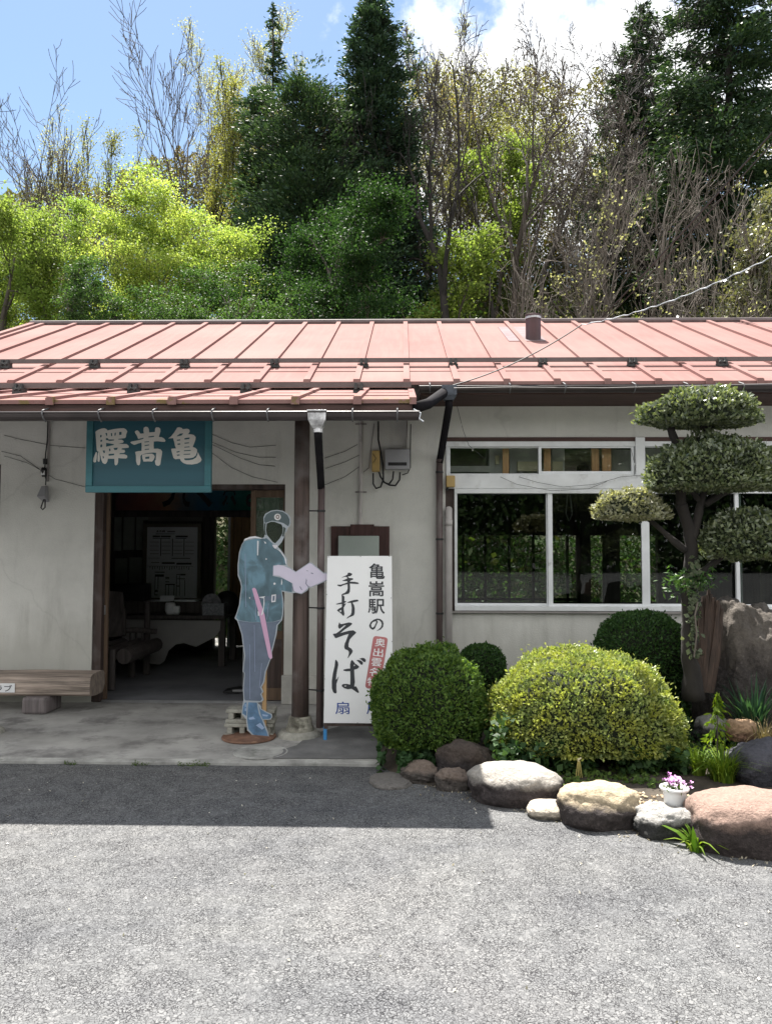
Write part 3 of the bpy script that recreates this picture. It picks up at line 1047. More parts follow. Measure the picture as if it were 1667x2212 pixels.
# rain head and downpipe on the shop corner
rx = ax(969, GY2, 850)
rz = az(838, GY2, 969)
mb = MB()
mb.box(rx - 0.066, rx + 0.066, GY2 - 0.07, GY2 + 0.06, rz - 0.075, rz + 0.012)
mb.hexa([(rx - 0.04, GY2 - 0.045, rz - 0.115), (rx + 0.04, GY2 - 0.045, rz - 0.115), (rx + 0.04, GY2 + 0.04, rz - 0.115), (rx - 0.04, GY2 + 0.04, rz - 0.115),
         (rx - 0.06, GY2 - 0.065, rz - 0.0755), (rx + 0.06, GY2 - 0.065, rz - 0.0755), (rx + 0.06, GY2 + 0.055, rz - 0.0755), (rx - 0.06, GY2 + 0.055, rz - 0.0755)])
mb.box(rx - 0.036, rx + 0.036, GY2 - 0.074, GY2 - 0.0705, rz - 0.06, rz - 0.0)
mb.build('rain_head', M['rainhead'], B, bevel=0.006)
mb = MB()
wx = ax(949, WY - 0.06, 1200)
pY = WY - 0.06
mb.tube([(rx, GY2, rz - 0.11), (rx, GY2, rz - 0.17), (rx - 0.01, GY2 + 0.05, rz - 0.24), (wx + 0.012, pY, az(985, pY, 952)), (wx, pY, az(1000, pY, 950))], 0.034, 12)
mb.build('downpipe', M['pipe_dark'], B, smooth=True)
mb = MB()
mb.tube([(wx, pY, az(992, pY, 950)), (wx, pY, 1.4), (wx - 0.004, pY, 0.0)], 0.031, 14)
d3 = mb.build('downpipe', M['pipe_brown'], B, smooth=True)
for yy in (1020, 1165, 1325):
    c_ = MB()
    zc = az(yy, pY, 948)
    c_.tube([(wx, pY, zc - 0.009), (wx, pY, zc + 0.009)], 0.036, 14)
    c_.build('pipe_clamp', M['black'], d3)
# feeder from the porch gutter
mb = MB()
mb.tube([(ax(892, 6.2, 880), 6.2, az(882, 6.2, 892)), (ax(925, 6.4, 872), 6.4, az(872, 6.4, 925)), (rx - 0.03, GY2, rz - 0.03)], 0.045, 12)
mb.build('gutter_link', M['pipe_dark'], B, smooth=True)
# short pale pipe by the window
ppx = ax(969, WY - 0.06, 1240)
mb = MB()
zt = az(1100, pY, 969)
mb.tube([(ppx, pY + 0.05, zt - 0.01), (ppx, pY, zt), (ppx, pY, zt - 0.05), (ppx - 0.004, pY, 0.05)], 0.034, 14)
mb.build('overflow_pipe', M['pvc'], B, smooth=True)
mb = MB()
mb.tube([(ppx, pY, zt - 0.10), (ppx, pY, zt - 0.16)], 0.037, 14)
mb.build('pipe_joint', M['pvc'], B, smooth=True)

# ------------------------------------------------------------------ windows of the shop
FY = WY - 0.02
def wx_(x): return ax(x, WY)
def wz_(y): return az(y, WY, 1200)
fr = MB()
XE = XR - 0.2
fr.box(wx_(963), XE, FY, FY + 0.09, wz_(965), wz_(954))                 # head
fr.box(wx_(963), wx_(971), FY, FY + 0.088, wz_(1025), wz_(965) - .0005)
fr.box(wx_(963), XE, FY - 0.012, FY + 0.09, wz_(1056), wz_(1025))        # transom board
fr.box(wx_(981), XE, FY - 0.006, FY + 0.08, wz_(1066), wz_(1056) - .0005)
fr.box(wx_(981), XE, FY - 0.03, FY + 0.09, wz_(1319), wz_(1309))        # sill
fr.box(wx_(981), wx_(987), FY, FY + 0.08, wz_(1309), wz_(1066))
fr.box(wx_(1373), wx_(1393), FY - 0.02, FY + 0.085, wz_(1031), wz_(946))
WF = fr.build('window', M['white_paint'], B, bevel=0.003)
ln = MB()
ln.box(wx_(962), XE, FY + 0.002, FY + 0.1, wz_(954) + .0005, wz_(945))
ln.build('lintel', M['beam_wood'], B)
sl_ = MB()
sl_.box(wx_(960), wx_(981) - .0005, WY + 0.004, WY + 0.1, WZ0, wz_(1056))
sl_.build('window_side_board', M['dark_wood'], B)
M['transom_glass'] = glassmat('transom_glass', (0.88, 0.90, 0.89))
def sash(x0, x1, y0, y1, Y, wl=5, wr=5, wt=6, wb=8, depth=0.03, name='sash'):
    s = MB()
    s.box(wx_(x0), wx_(x0 + wl), Y, Y + depth, wz_(y1), wz_(y0))
    s.box(wx_(x1 - wr), wx_(x1), Y, Y + depth, wz_(y1), wz_(y0))
    s.box(wx_(x0 + wl) + .0003, wx_(x1 - wr) - .0003, Y + .001, Y + depth, wz_(y0 + wt), wz_(y0))
    s.box(wx_(x0 + wl) + .0003, wx_(x1 - wr) - .0003, Y + .001, Y + depth, wz_(y1), wz_(y1 - wb))
    so_ = s.build(name, M['alu'], WF, bevel=0.002)
    g = MB()
    g.box(wx_(x0 + wl), wx_(x1 - wr), Y + 0.012, Y + 0.016, wz_(y1 - wb), wz_(y0 + wt))
    g.build('pane', M['transom_glass' if y0 < 1000 else 'glass'], WF)
sash(982, 1191, 1060, 1312, WY + 0.035, wl=6, wr=10)
sash(1183, 1402, 1058, 1312, WY - 0.005, wl=10, wr=17)
sash(1392, 1605, 1060, 1312, WY + 0.035, wl=6, wr=10)
sash(1588, 1810, 1058, 1312, WY - 0.005, wl=8, wr=10)
sash(970, 1172, 964, 1026, WY + 0.030, wl=3, wr=6, wt=3, wb=4)
sash(1164, 1371, 963, 1026, WY - 0.008, wl=6, wr=6, wt=5, wb=8)
sash(1392, 1610, 963, 1026, WY + 0.030, wl=4, wr=6, wt=3, wb=4)
sash(1600, 1810, 963, 1026, WY - 0.008, wl=6, wr=6, wt=5, wb=8)
sl2 = MB()
sl2.box(wx_(976), XE, WY - 0.045, WY - 0.004, wz_(1324), wz_(1320))
sl2.build('window_sill', M['conduit'], B)
# far-left opening of the porch wall, only its edge is in the picture
f2 = MB()
f2.box(LWX - 0.74, LWX - 0.0, WY + 0.02, WY + 0.10, 1.001, 2.299)
f2.build('window_shutter', M['interior_dark'], B)

# ------------------------------------------------------------------ entrance: jambs, sliding door leaves
DY = WY + 0.01
mb = MB()
mb.box(DX0, DX0 + 0.085, DY, WY + T + 0.04, 0, DZ1)
mb.box(DX1 - 0.012, DX1, DY, WY + T + 0.02, 0, DZ1)
mb.box(DX0 + 0.0855, DX1 - 0.0125, DY, WY + T + 0.02, DZ1 - 0.05, DZ1)
mb.build('door_frame', M['dark_wood'], B, bevel=0.004)
mb = MB()
mb.box(DX0 + 0.086, DX1 - 0.013, WY + 0.05, WY + 0.075, -0.012, 0.012)
mb.build('door_track', M['steel'], B)
def leaf(x0, x1, Y, stile, rails, mid, glass):
    """sliding leaf between picture columns x0..x1, built at depth Y"""
    X0, X1 = ax(x0, Y), ax(x1, Y)
    s = MB()
    w_ = stile * Y / F
    top = DZ1 - 0.052
    s.box(X0, X0 + w_, Y, Y + 0.035, 0.014, top)
    s.box(X1 - w_, X1, Y, Y + 0.035, 0.014, top)
    for z0, z1 in rails:
        s.box(X0 + w_ + .0003, X1 - w_ - .0003, Y + .002, Y + 0.033, z0, z1)
    d = s.build('door', M['door_wood'], B, bevel=0.003)
    p = MB(); p.box(X0 + w_, X1 - w_, Y + 0.012, Y + 0.022, 0.05, mid); p.build('door_panel', M['dark_wood'], d)
    g = MB(); g.box(X0 + w_, X1 - w_, Y + 0.015, Y + 0.019, mid, top - 0.05); g.build('pane', M[glass], d)
    return d
M['door_wood'] = wood('brown_door_wood', (0.13, 0.085, 0.055), 'Z', var=0.35)
top = DZ1 - 0.052
leaf(202, 236, WY + 0.085, 12, [(0.014, 0.13), (0.62, 0.68), (1.28, 1.33), (top - 0.07, top)], 0.65, 'glass')
dr = leaf(541, 622, WY + 0.085, 11, [(0.014, 0.13), (0.60, 0.68), (top - 0.07, top)], 0.64, 'door_glass')
mb = MB()
mb.box(ax(555, WY + .08), ax(574, WY + .08), WY + 0.078, WY + 0.0845, 0.66, az(1108, WY, 560))
# door notice and lock plate on the left leaf
mb = MB()
lx0, lx1 = ax(204, WY), ax(222, WY)
mb.box(ax(203, WY + .08), ax(221, WY + .08), WY + 0.078, WY + 0.0845, az(1308, WY, 210), az(1297, WY, 210))
nt_ = tag(mb.build('door_sticker', M['white']), 'small white sticker on the left sliding door stile', 'sticker')
lettering('sticker_lettering', '入口', (ax(204.5, WY + .08), ax(219, WY + .08), az(1306.3, WY, 210), az(1298.6, WY, 210)), WY + 0.0772, M['ink'], nt_, bold=0.02)
mb = MB()
mb.box(ax(225, WY + .08), ax(231, WY + .08), WY + 0.076, WY + 0.0845, az(1329, WY, 228), az(1309, WY, 228))
lk = mb.build('lock_plate', M['steel'], B)
mb = MB()
mb.box(ax(226.8, WY + .08), ax(229, WY + .08), WY + 0.0745, WY + 0.0755, az(1318, WY, 228), az(1312, WY, 228))
mb.build('keyhole', M['black'], lk)

# ------------------------------------------------------------------ inside the waiting room and the shop
mb = MB()
IY = BY - 0.35
def ib(mb, x0, x1, y0, y1, Y, d=0.04):
    mb.box(ax(x0, Y), ax(x1, Y), Y, Y + d, az(y1, Y, 380), az(y0, Y, 380))
# back counter wall with papers, shelf and posts
mb.box(ax(150, IY), ax(462, IY), IY, IY + 0.05, -0.01, 2.6)
mb.build('ticket_wall', M['interior_dark'], B)
M['notice'] = simple('old_notices', (0.34, 0.36, 0.34), 0.8, var=0.3, scale=3, bs=0)
for x0, x1, y0, y1 in ((246, 262, 1113, 1190), (266, 290, 1108, 1188), (294, 308, 1112, 1188), (250, 276, 1206, 1272), (280, 308, 1204, 1276), (308, 322, 1110, 1124), (430, 436, 1112, 1124)):
    pb = MB()
    ib(pb, x0, x1, y0, y1, IY - 0.012, 0.01)
    pb.build('wall_paper', M['notice'], B)
pb = MB()
ib(pb, 320, 436, 1108, 1126, IY - 0.014, 0.01)
pb.build('shelf_board', M['interior_wall'], B)

TBY = IY - 0.30
bd = thing('timetable_board', 'framed white timetable poster on the dark waiting room wall', 'notice board', (ax(371, TBY), TBY, az(1298, TBY)))
mb = MB()
for x0, x1, y0, y1 in ((309, 317, 1131, 1300), (427, 434, 1131, 1300)):
    ib(mb, x0, x1, y0, y1, TBY, 0.04)
for y0, y1 in ((1131, 1138), (1292, 1300)):
    mb.box(ax(317, TBY) + .0004, ax(427, TBY) - .0004, TBY + .001, TBY + 0.04, az(y1, TBY, 380), az(y0, TBY, 380))
mb.build('frame', simple('worn_frame', (0.16, 0.14, 0.11), 0.5, var=0.2), bd)
mb = MB()
ib(mb, 317.5, 426.5, 1138.5, 1291.5, TBY + 0.012, 0.012)
sh = mb.build('sheet', M['paper'], bd)
lines = MB()
cf = crop(560, 2090, 1554 / 260)
def lrect(mb, a, b, c, d, Y):
    x0, y0 = cf(a, b); x1, y1 = cf(c, d)
    mb.box(ax(x0, Y), ax(x1, Y), Y, Y + 0.001, az(y1, Y, 380), az(y0, Y, 380))
LY = TBY + 0.0095
for a, b, c, d in ((650, 205, 840, 228), (370, 262, 825, 276), (300, 310, 480, 345), (495, 310, 735, 345), (300, 365, 720, 380), (850, 312, 1140, 350), (850, 365, 1110, 382),
                   (490, 385, 508, 800), (770, 385, 788, 800), (1045, 385, 1062, 800), (270, 950, 470, 962), (530, 950, 840, 985), (880, 960, 1240, 1002), (190, 1036, 1280, 1044), (365, 1175, 600, 1195),
                   (200, 845, 480, 853), (760, 845, 1200, 860), (370, 1240, 585, 1290), (370, 1295, 384, 1740), (440, 1295, 454, 1590), (375, 1610, 445, 1660), (370, 1720, 445, 1738),
                   (620, 1300, 715, 1320), (620, 1335, 715, 1350), (620, 1408, 715, 1424), (620, 1465, 850, 1490), (620, 1490, 632, 1750), (695, 1490, 705, 1750), (825, 1490, 840, 1750),
                   (885, 1230, 975, 1245), (980, 1225, 1100, 1260), (880, 1260, 892, 1750), (955, 1260, 966, 1750), (1080, 1370, 1092, 1750), (880, 1505, 955, 1525), (905, 1335, 1090, 1350)):
    lrect(lines, a, b, c, d, LY)
for yy in (460, 555, 655, 740):
    for x0 in (240, 525, 805, 1080):
        lrect(lines, x0, yy, x0 + 210, yy + 9, LY)
for k in range(17):
    lrect(lines, 245 + k * 58, 1050, 257 + k * 58, 1085 + (k * 37 % 50), LY)
lines.build('printing', M['ink'], sh)
x0, y0 = cf(380, 235); x1, y1 = cf(600, 182)
lettering('heading', '木次線', (ax(x0, LY), ax(x1, LY), az(y0, LY, 380), az(y1, LY, 380)), LY - 0.001, M['ink'], sh, bold=0.03)

# banner over the counter: warm patch on the left, blue and green on the right, dark brush writing
NY_ = IY - 0.06
bn = thing('banner', 'long painted cloth banner above the counter, red at one end and green at the other', 'banner', (ax(420, NY_), NY_, az(1104, NY_)))
def banner_mat():
    m, t, p, o = newmat('banner_cloth')
    sp = nd(t, 'ShaderNodeSeparateXYZ')
    g = nd(t, 'ShaderNodeTexCoord')
    t.links.new(g.outputs['Generated'], sp.inputs[0])
    n = nd(t, 'ShaderNodeTexNoise', Scale=5.0, Detail=4.0)
    t.links.new(coords(t), n.inputs['Vector'])
    ad = nd(t, 'ShaderNodeMath', operation='MULTIPLY_ADD')
    t.links.new(n.outputs['Fac'], ad.inputs[0]); ad.inputs[1].default_value = 0.22
    t.links.new(sp.outputs['X'], ad.inputs[2])
    cc = ramp(t, ad.outputs[0], [(0.1, (0.22, 0.09, 0.11)), (0.3, (0.42, 0.15, 0.12)), (0.42, (0.48, 0.28, 0.17)), (0.55, (0.12, 0.20, 0.26)), (0.68, (0.04, 0.18, 0.32)), (0.85, (0.03, 0.20, 0.18)), (1.0, (0.02, 0.22, 0.15))])
    t.links.new(cc, p.inputs['Base Color'])
    p.inputs['Roughness'].default_value = 0.8
    return m
mb = MB()
n = 40
X0, X1 = ax(248, NY_), ax(602, NY_)
zt, zb = az(1006, NY_), az(1103, NY_)
for i in range(n + 1):
    x = X0 + (X1 - X0) * i / n
    y = NY_ + 0.012 * math.sin(i * 0.9)
    mb.v += [(x, y, zb), (x, y, zt), (x, y + 0.004, zb), (x, y + 0.004, zt)]
for i in range(n):
    a = i * 4
    mb.f += [(a, a + 4, a + 5, a + 1), (a + 2, a + 3, a + 7, a + 6), (a, a + 2, a + 6, a + 4), (a + 1, a + 5, a + 7, a + 3)]
mb.f += [(0, 1, 3, 2), (n * 4, n * 4 + 2, n * 4 + 3, n * 4 + 1)]
cl = mb.build('cloth', banner_mat(), bn, smooth=True)
for s_, xa, xb in (('う', 343, 378), ('そ', 384, 414), ('く', 420, 458), ('茶', 478, 512), ('ま', 530, 566)):
    lettering('brush_lettering', s_, (ax(xa, NY_), ax(xb, NY_), az(1096, NY_), az(1022, NY_)), NY_ - 0.014, M['black'], cl, bold=0.03)
mb = MB()
bmY = IY - 0.10
mb.box(ax(230, bmY), ax(560, bmY), bmY, bmY + 0.09, az(1117, bmY), az(1105, bmY) )
mb.build('counter_beam', M['interior_dark'], B)
mb = MB()
mb.box(ax(444, BY - .2), ax(461, BY - .2), BY - 0.22, BY - 0.005, -0.01, 2.6)
mb.build('back_door_post', M['interior_dark'], B)

# white-fronted table with a cut-out edge
TY = 9.75
tb = thing('counter_table', 'dark topped table with a white front panel cut in a wave', 'table', (ax(385, TY), TY, 0))
cf2 = crop(380, 1950, 1475 / 600)
def tfn(x, y):
    X, Y = cf2(x, y)
    p = at(X, Y, TY)
    return p.x, p.z
flat('front_panel', [[(248, 1288), (800, 1300), (1240, 1305), (1235, 1400), (1180, 1470), (1000, 1562), (940, 1545), (880, 1525), (800, 1540), (730, 1600), (690, 1700), (640, 1738), (560, 1730), (300, 1640), (262, 1400)]], tfn, simple('off_white_panel', (0.34, 0.33, 0.32), 0.7, var=0.06, bs=0), tb, TY - 0.02, 0.012)
tz = az(1337, TY)
mb = MB()
mb.box(ax(225, TY), ax(492, TY), TY - 0.12, TY + 0.75, tz, tz + 0.04)
mb.build('table_top', M['interior_dark'], tb)
for x, y in ((240, 0.0), (481, 0.0), (240, 0.62), (481, 0.62)):
    g = MB()
    X = ax(x, TY)
    g.box(X - 0.04, X + 0.04, TY + y, TY + y + 0.08, 0, tz - .0004)
    g.build('leg', M['interior_dark'], tb)
zs = tz + 0.04
mb = MB()
z_ = az(1300, TY + .4)
mb.box(ax(225, TY + .4), ax(470, TY + .4), TY + 0.3, TY + 0.7, zs + 0.0, z_)
so2 = tag(mb.build('book_cabinet', M['interior_dark']), 'low dark cabinet standing on the table under the timetable', 'cabinet')
mb = MB()
mb.box(ax(248, TY + .3), ax(313, TY + .3), TY + 0.32, TY + 0.6, z_ + .0005, az(1263, TY + .3))
tag(mb.build('black_box', simple('black_case', (0.01, 0.01, 0.012), 0.5), bevel=0.01), 'black box on the cabinet left of the timetable', 'box')
for i, (xa, xb, rot_, lab) in enumerate(((312, 368, 0.03, 'flat sheet of paper lying left on the cabinet below the timetable'), (346, 376, -0.02, 'small white leaflet propped in the middle below the timetable'), (378, 424, 0.05, 'flat sheet of paper lying right on the cabinet below the timetable'))):
    mb = MB()
    yy = TY + 0.3
    if i == 1:
        mb.hexa([(ax(xa, yy), yy + .02, z_ + .004), (ax(xb, yy), yy + .02, z_ + .004), (ax(xb, yy), yy + .024, z_ + .004), (ax(xa, yy), yy + .024, z_ + .004), (ax(xa, yy), yy + .06, z_ + .075), (ax(xb, yy), yy + .06, z_ + .075), (ax(xb, yy), yy + .064, z_ + .075), (ax(xa, yy), yy + .064, z_ + .075)])
    else:
        mb.box(ax(xa, yy), ax(xb, yy), yy + .01, yy + .3, z_ + .0006, z_ + .006 + .006 * i)
    tag(mb.build('paper', M['paper']), lab, 'paper', 'papers below the timetable')
for i, (x, r, h, lab) in enumerate(((368, .068, .15, 'larger white cup on the front edge of the table'), (381, .05, .11, 'smaller white cup on the front edge of the table'))):
    mb = MB()
    mb.lathe((ax(x, TY), TY + 0.05, zs), [(r * .7, 0), (r, h * .35), (r * .98, h * .8), (r * .85, h), (r * .8, h), (r * .7, h * .3)], 20)
    tag(mb.build('cup', M['white'], smooth=True), lab, 'cup', 'cups on the table')
bk = thing('basket', 'pale wire basket holding a fan shaped card on the table end', 'basket', (ax(462, TY), TY, zs))
mb = MB()
bx0, bx1 = ax(441, TY), ax(487, TY)
mb.box(bx0, bx1, TY - .05, TY - .045, zs, zs + .15)
mb.box(bx0, bx1, TY + .2, TY + .205, zs, zs + .15)
mb.box(bx0, bx0 + .006, TY - .0448, TY + .1998, zs, zs + .15)
mb.box(bx1 - .006, bx1, TY - .0448, TY + .1998, zs, zs + .15)
mb.build('tray', simple('pale_basket', (0.22, 0.23, 0.25), .6, var=.5, scale=40), bk)
mb = MB()
c0 = ax(456, TY)
mb.v += [(c0, TY + .06, zs + .12)]
for i in range(13):
    a = math.pi * i / 12
    mb.v.append((c0 + .13 * math.cos(a), TY + .06, zs + .12 + .15 * math.sin(a)))
mb.f += [(0, i + 1, i + 2) for i in range(12)]
o_ = mb.build('card', simple('fan_card', (0.2, 0.2, 0.22), .6, var=.5, scale=25), bk)
sm = o_.modifiers.new('solid', 'SOLIDIFY'); sm.thickness = .004
mb = MB()
mb.lathe((ax(478, TY), TY + .35, zs), [(.16, 0), (.17, .1), (.15, .2), (.09, .27), (.03, .29)], 20)
tag(mb.build('bag', M['black'], smooth=True), 'dark rounded bag behind the basket on the table', 'bag')

# rustic chair made of logs
CYY = 8.55
ch = thing('log_chair', 'rustic dark chair of split logs just inside the entrance', 'chair', (ax(285, CYY), CYY, 0))
def cp(x, y, Y): return at(x, y, Y)
mb = MB()
s0 = cp(268, 1418, 8.15); s1 = cp(338, 1392, 9.05)
for k in range(3):
    off = Vector((-0.20 + k * 0.0, 0, 0)) * k
    mb.tube([s0 + off + Vector((0, 0, 0)), s1 + off], [0.085, 0.08], 10)
mb.build('seat', M['interior_dark'], ch, smooth=False)
for (x, y, Y, zt_) in ((247, 1470, 8.1, 0.42), (290, 1442, 8.9, 0.42), (321, 1428, 9.1, 0.86), (236, 1440, 8.9, 0.95)):
    X = ax(x, Y)
    g = MB()
    g.tube([(X, Y, 0), (X, Y, zt_)], [0.04, 0.035], 10)
    g.build('leg', M['interior_dark'], ch)
mb = MB()
mb.tube([cp(262, 1362, 8.9), cp(300, 1361, 8.95), cp(338, 1364, 9.1)], 0.032, 8)
arm_ = mb.build('armrest', M['interior_dark'], ch)
for x in (282, 295, 307):
    g = MB()
    p0, p1 = cp(x, 1362, 9.0), cp(x, 1396, 9.0)
    g.tube([p0, p1], 0.014, 6)
    g.build('spindle', M['interior_dark'], arm_)
mb = MB()
b0 = cp(232, 1400, 8.7); 
pts = [(b0.x - .1, 8.7, .45), (b0.x + .18, 8.75, .5), (b0.x + .16, 8.8, .75), (b0.x + .1, 8.85, .98), (b0.x - .1, 8.85, 1.0)]
mb.poly(pts)
o_ = mb.build('backrest', M['interior_dark'], ch)
sm = o_.modifiers.new('solid', 'SOLIDIFY'); sm.thickness = .06

# back door leaf of pale boards, standing open beside the rear doorway
PY_ = BY - 0.10
mb = MB()
for x0, x1 in ((497, 504), (504.4, 522), (522.4, 540), (540.4, 552)):
    mb.box(ax(x0, PY_), ax(x1, PY_), PY_, PY_ + 0.04, 0.02, az(1110, PY_))
bdn = mb.build('back_door', M['light_wood'], B, bevel=0.003)
mb = MB()
mb.box(ax(493, PY_), ax(498, PY_), PY_ - 0.02, PY_ + 0.06, 0, az(1108, PY_))
mb.build('door_stile', M['alu'], bdn)

# dustpan with a long handle by the door
PX, PYY = ax(517, 8.05), 8.05
dpn = thing('dustpan', 'black long handled dustpan on the floor behind the officer figure', 'dustpan', (PX, PYY, 0))
mb = MB()
mb.hexa([(PX - .13, PYY - .10, 0), (PX + .08, PYY - .10, 0), (PX + .08, PYY + .10, 0), (PX - .13, PYY + .10, 0), (PX - .13, PYY - .10, .012), (PX + .08, PYY - .10, .05), (PX + .08, PYY + .10, .05), (PX - .13, PYY + .10, .012)])
mb.build('pan', M['black'], dpn)
mb = MB()
mb.box(PX - .03, PX + .075, PYY - .104, PYY - .1005, .012, .035)
mb.build('pan_label', M['steel'], dpn)
mb = MB()
hx_ = ax(525, PYY, 1440)
mb.tube([(hx_, PYY, 0.03), (hx_ + 0.012, PYY, az(1275, PYY))], 0.008, 8)
mb.build('handle', M['steel'], dpn)

# behind the transom glass: shelf, planks, pale cupboards
mb = MB()
SY = WY + 0.14
ct = crop(1780, 1740, 1667 / 820)
def trect(mb, a, b, c, d, Y, dep=0.03):
    x0, y0 = ct(a, b); x1, y1 = ct(c, d)
    mb.box(ax(x0, Y), ax(x1, Y), Y, Y + dep, az(y1, Y, 1200), az(y0, Y, 1200))
for a, c in ((470, 520), (806, 862), (1198, 1256), (1284, 1356), (2150, 2215)):
    m_ = MB()
    trect(m_, a, 40, c, 420, SY)
    m_.build('plank', M['orange_wood'], B)
for a, b, c, d in ((30, 250, 360, 300), (360, 100, 470, 310), (525, 100, 756, 310), (870, 110, 975, 300), (1360, 120, 1520, 310), (1640, 110, 1900, 310)):
    trect(mb, a, b, c, d, SY + 0.22, 0.3)
mb.build('wall_cupboard', simple('pale_cupboard', (0.70, 0.70, 0.66), 0.6, var=0.25, scale=5), B)
mb = MB()
for a, b, c, d in ((590, 215, 756, 292), (875, 215, 960, 290), (410, 165, 440, 235)):
    trect(mb, a, b, c, d, SY + 0.16, 0.03)
mb.build('cream_panel', simple('cream_appliance', (0.72, 0.66, 0.44), .5), B)
mb = MB()
mb.box(WX0 + 0.05, XR - 0.3, SY - 0.1, SY + 0.9, wz_(1040), wz_(1030))
mb.build('shelf', M['interior_dark'], B)
mb = MB()
p0 = at(1228, 1088, WY + .05)
mb.tube([p0 + Vector((-.012, 0, .1)), p0 + Vector((-.03, 0, -.1)), p0 + Vector((0, 0, -.17)), p0 + Vector((.03, 0, -.1)), p0 + Vector((.012, 0, .1))], .006, 6)
tag(mb.build('hanging_cord', M['conduit']), 'looped pale cord hanging behind the second large pane', 'cord')
# dark posts and counter seen through the big panes
mb = MB()
for x0, x1 in ((1252, 1275), (1306, 1338)):
    mb.box(ax(x0, 10.2), ax(x1, 10.2), 10.2, 10.35, 0, 2.6)
mb.build('shop_post', M['interior_dark'], B)

# ------------------------------------------------------------------ the station sign
SGY = 5.96
sg = thing('station_sign', 'teal wooden sign with three cream characters hanging under the porch eave', 'sign', (ax(319, SGY), SGY, az(1063, SGY)))
p = [at(181, 903, SGY), at(457, 903, SGY), at(457, 1064, SGY), at(196, 1064, SGY)]
mb = MB()
xl0, xr0 = at(187, 1000, SGY).x, at(457, 1000, SGY).x
zt, zb = az(900, SGY, 320), az(1064, SGY, 320)
mb.box(xl0 + .03, xr0 - .03, SGY + .004, SGY + .02, zb + .03, zt)
brd = mb.build('board', M['teal'], sg)
mb = MB()
wf = .052
mb.box(xl0, xr0, SGY - .012, SGY + .028, zb, zb + wf)
mb.box(xl0, xl0 + wf, SGY - .012, SGY + .028, zb + wf + .0005, zt)
mb.box(xr0 - wf, xr0, SGY - .012, SGY + .028, zb + wf + .0005, zt)
mb.build('frame', M['teal_frame'], sg, bevel=.004)
cs = crop(360, 1680, 1667 / 500)
SF = SGY + .003
def sfn(x, y):
    X, Y = cs(x, y)
    q = at(X, Y, SF)
    return q.x, q.z
KAME = [[(1045,245),(1085,215),(1125,165),(1150,125),(1165,100),(1195,95),(1225,105),(1240,122),(1270,118),(1300,115),(1325,125),(1332,150),(1320,175),(1300,190),(1345,188),(1385,198),(1410,225),(1408,260),(1390,310),(1370,358),(1405,370),(1430,395),(1428,430),(1412,470),(1380,498),(1330,508),(1260,510),(1255,520),(1270,535),(1320,535),(1375,525),(1415,500),(1435,460),(1440,425),(1460,470),(1480,505),(1490,530),(1475,555),(1430,580),(1360,592),(1290,588),(1245,572),(1215,545),(1200,515),(1140,522),(1115,505),(1100,450),(1085,395),(1090,380),(1150,378),(1135,340),(1125,290),(1110,240)],
 [(1155,215),(1200,180),(1245,175),(1225,205),(1165,217)],[(1160,262),(1205,256),(1205,272),(1160,276)],[(1168,313),(1205,310),(1205,327),(1170,330)],[(1262,240),(1330,231),(1328,252),(1262,260)],[(1262,301),(1322,296),(1320,310),(1262,314)],[(1260,356),(1330,350),(1330,362),(1260,367)],[(1255,403),(1345,397),(1345,410),(1255,415)],[(1250,452),(1338,447),(1338,459),(1250,463)],[(1155,419),(1198,411),(1198,426),(1157,434)],[(1160,460),(1198,457),(1198,472),(1162,476)]]
SU = [[(600,155),(620,138),(640,138),(658,155),(672,180),(722,178),(715,140),(720,100),(745,88),(770,92),(788,120),(790,165),(868,158),(872,110),(885,96),(920,98),(940,115),(942,150),(930,190),(918,225),(960,228),(990,245),(1008,270),(1000,290),(960,288),(900,282),(852,285),(850,340),(853,382),(905,380),(945,392),(965,420),(960,460),(950,520),(940,590),(920,610),(895,608),(875,590),(868,545),(880,530),(885,435),(840,432),(790,436),(740,445),(690,460),(675,480),(675,540),(668,590),(650,605),(630,592),(618,550),(615,470),(605,425),(640,415),(690,410),(692,350),(690,300),(650,310),(610,325),(590,330),(555,312),(540,295),(560,285),(640,270),(700,255),(718,245),(715,235),(645,250),(630,210),(610,180)],
 [(783,217),(857,208),(857,224),(783,232)],[(728,287),(790,280),(790,292),(728,298)],[(731,334),(792,324),(792,337),(733,347)],[(731,386),(792,380),(792,392),(733,398)]]
SU2 = [[(697,462),(760,450),(830,447),(858,466),(866,490),(850,530),(830,553),(780,550),(717,553),(702,510)],[(738,491),(797,484),(792,514),(740,518)]]
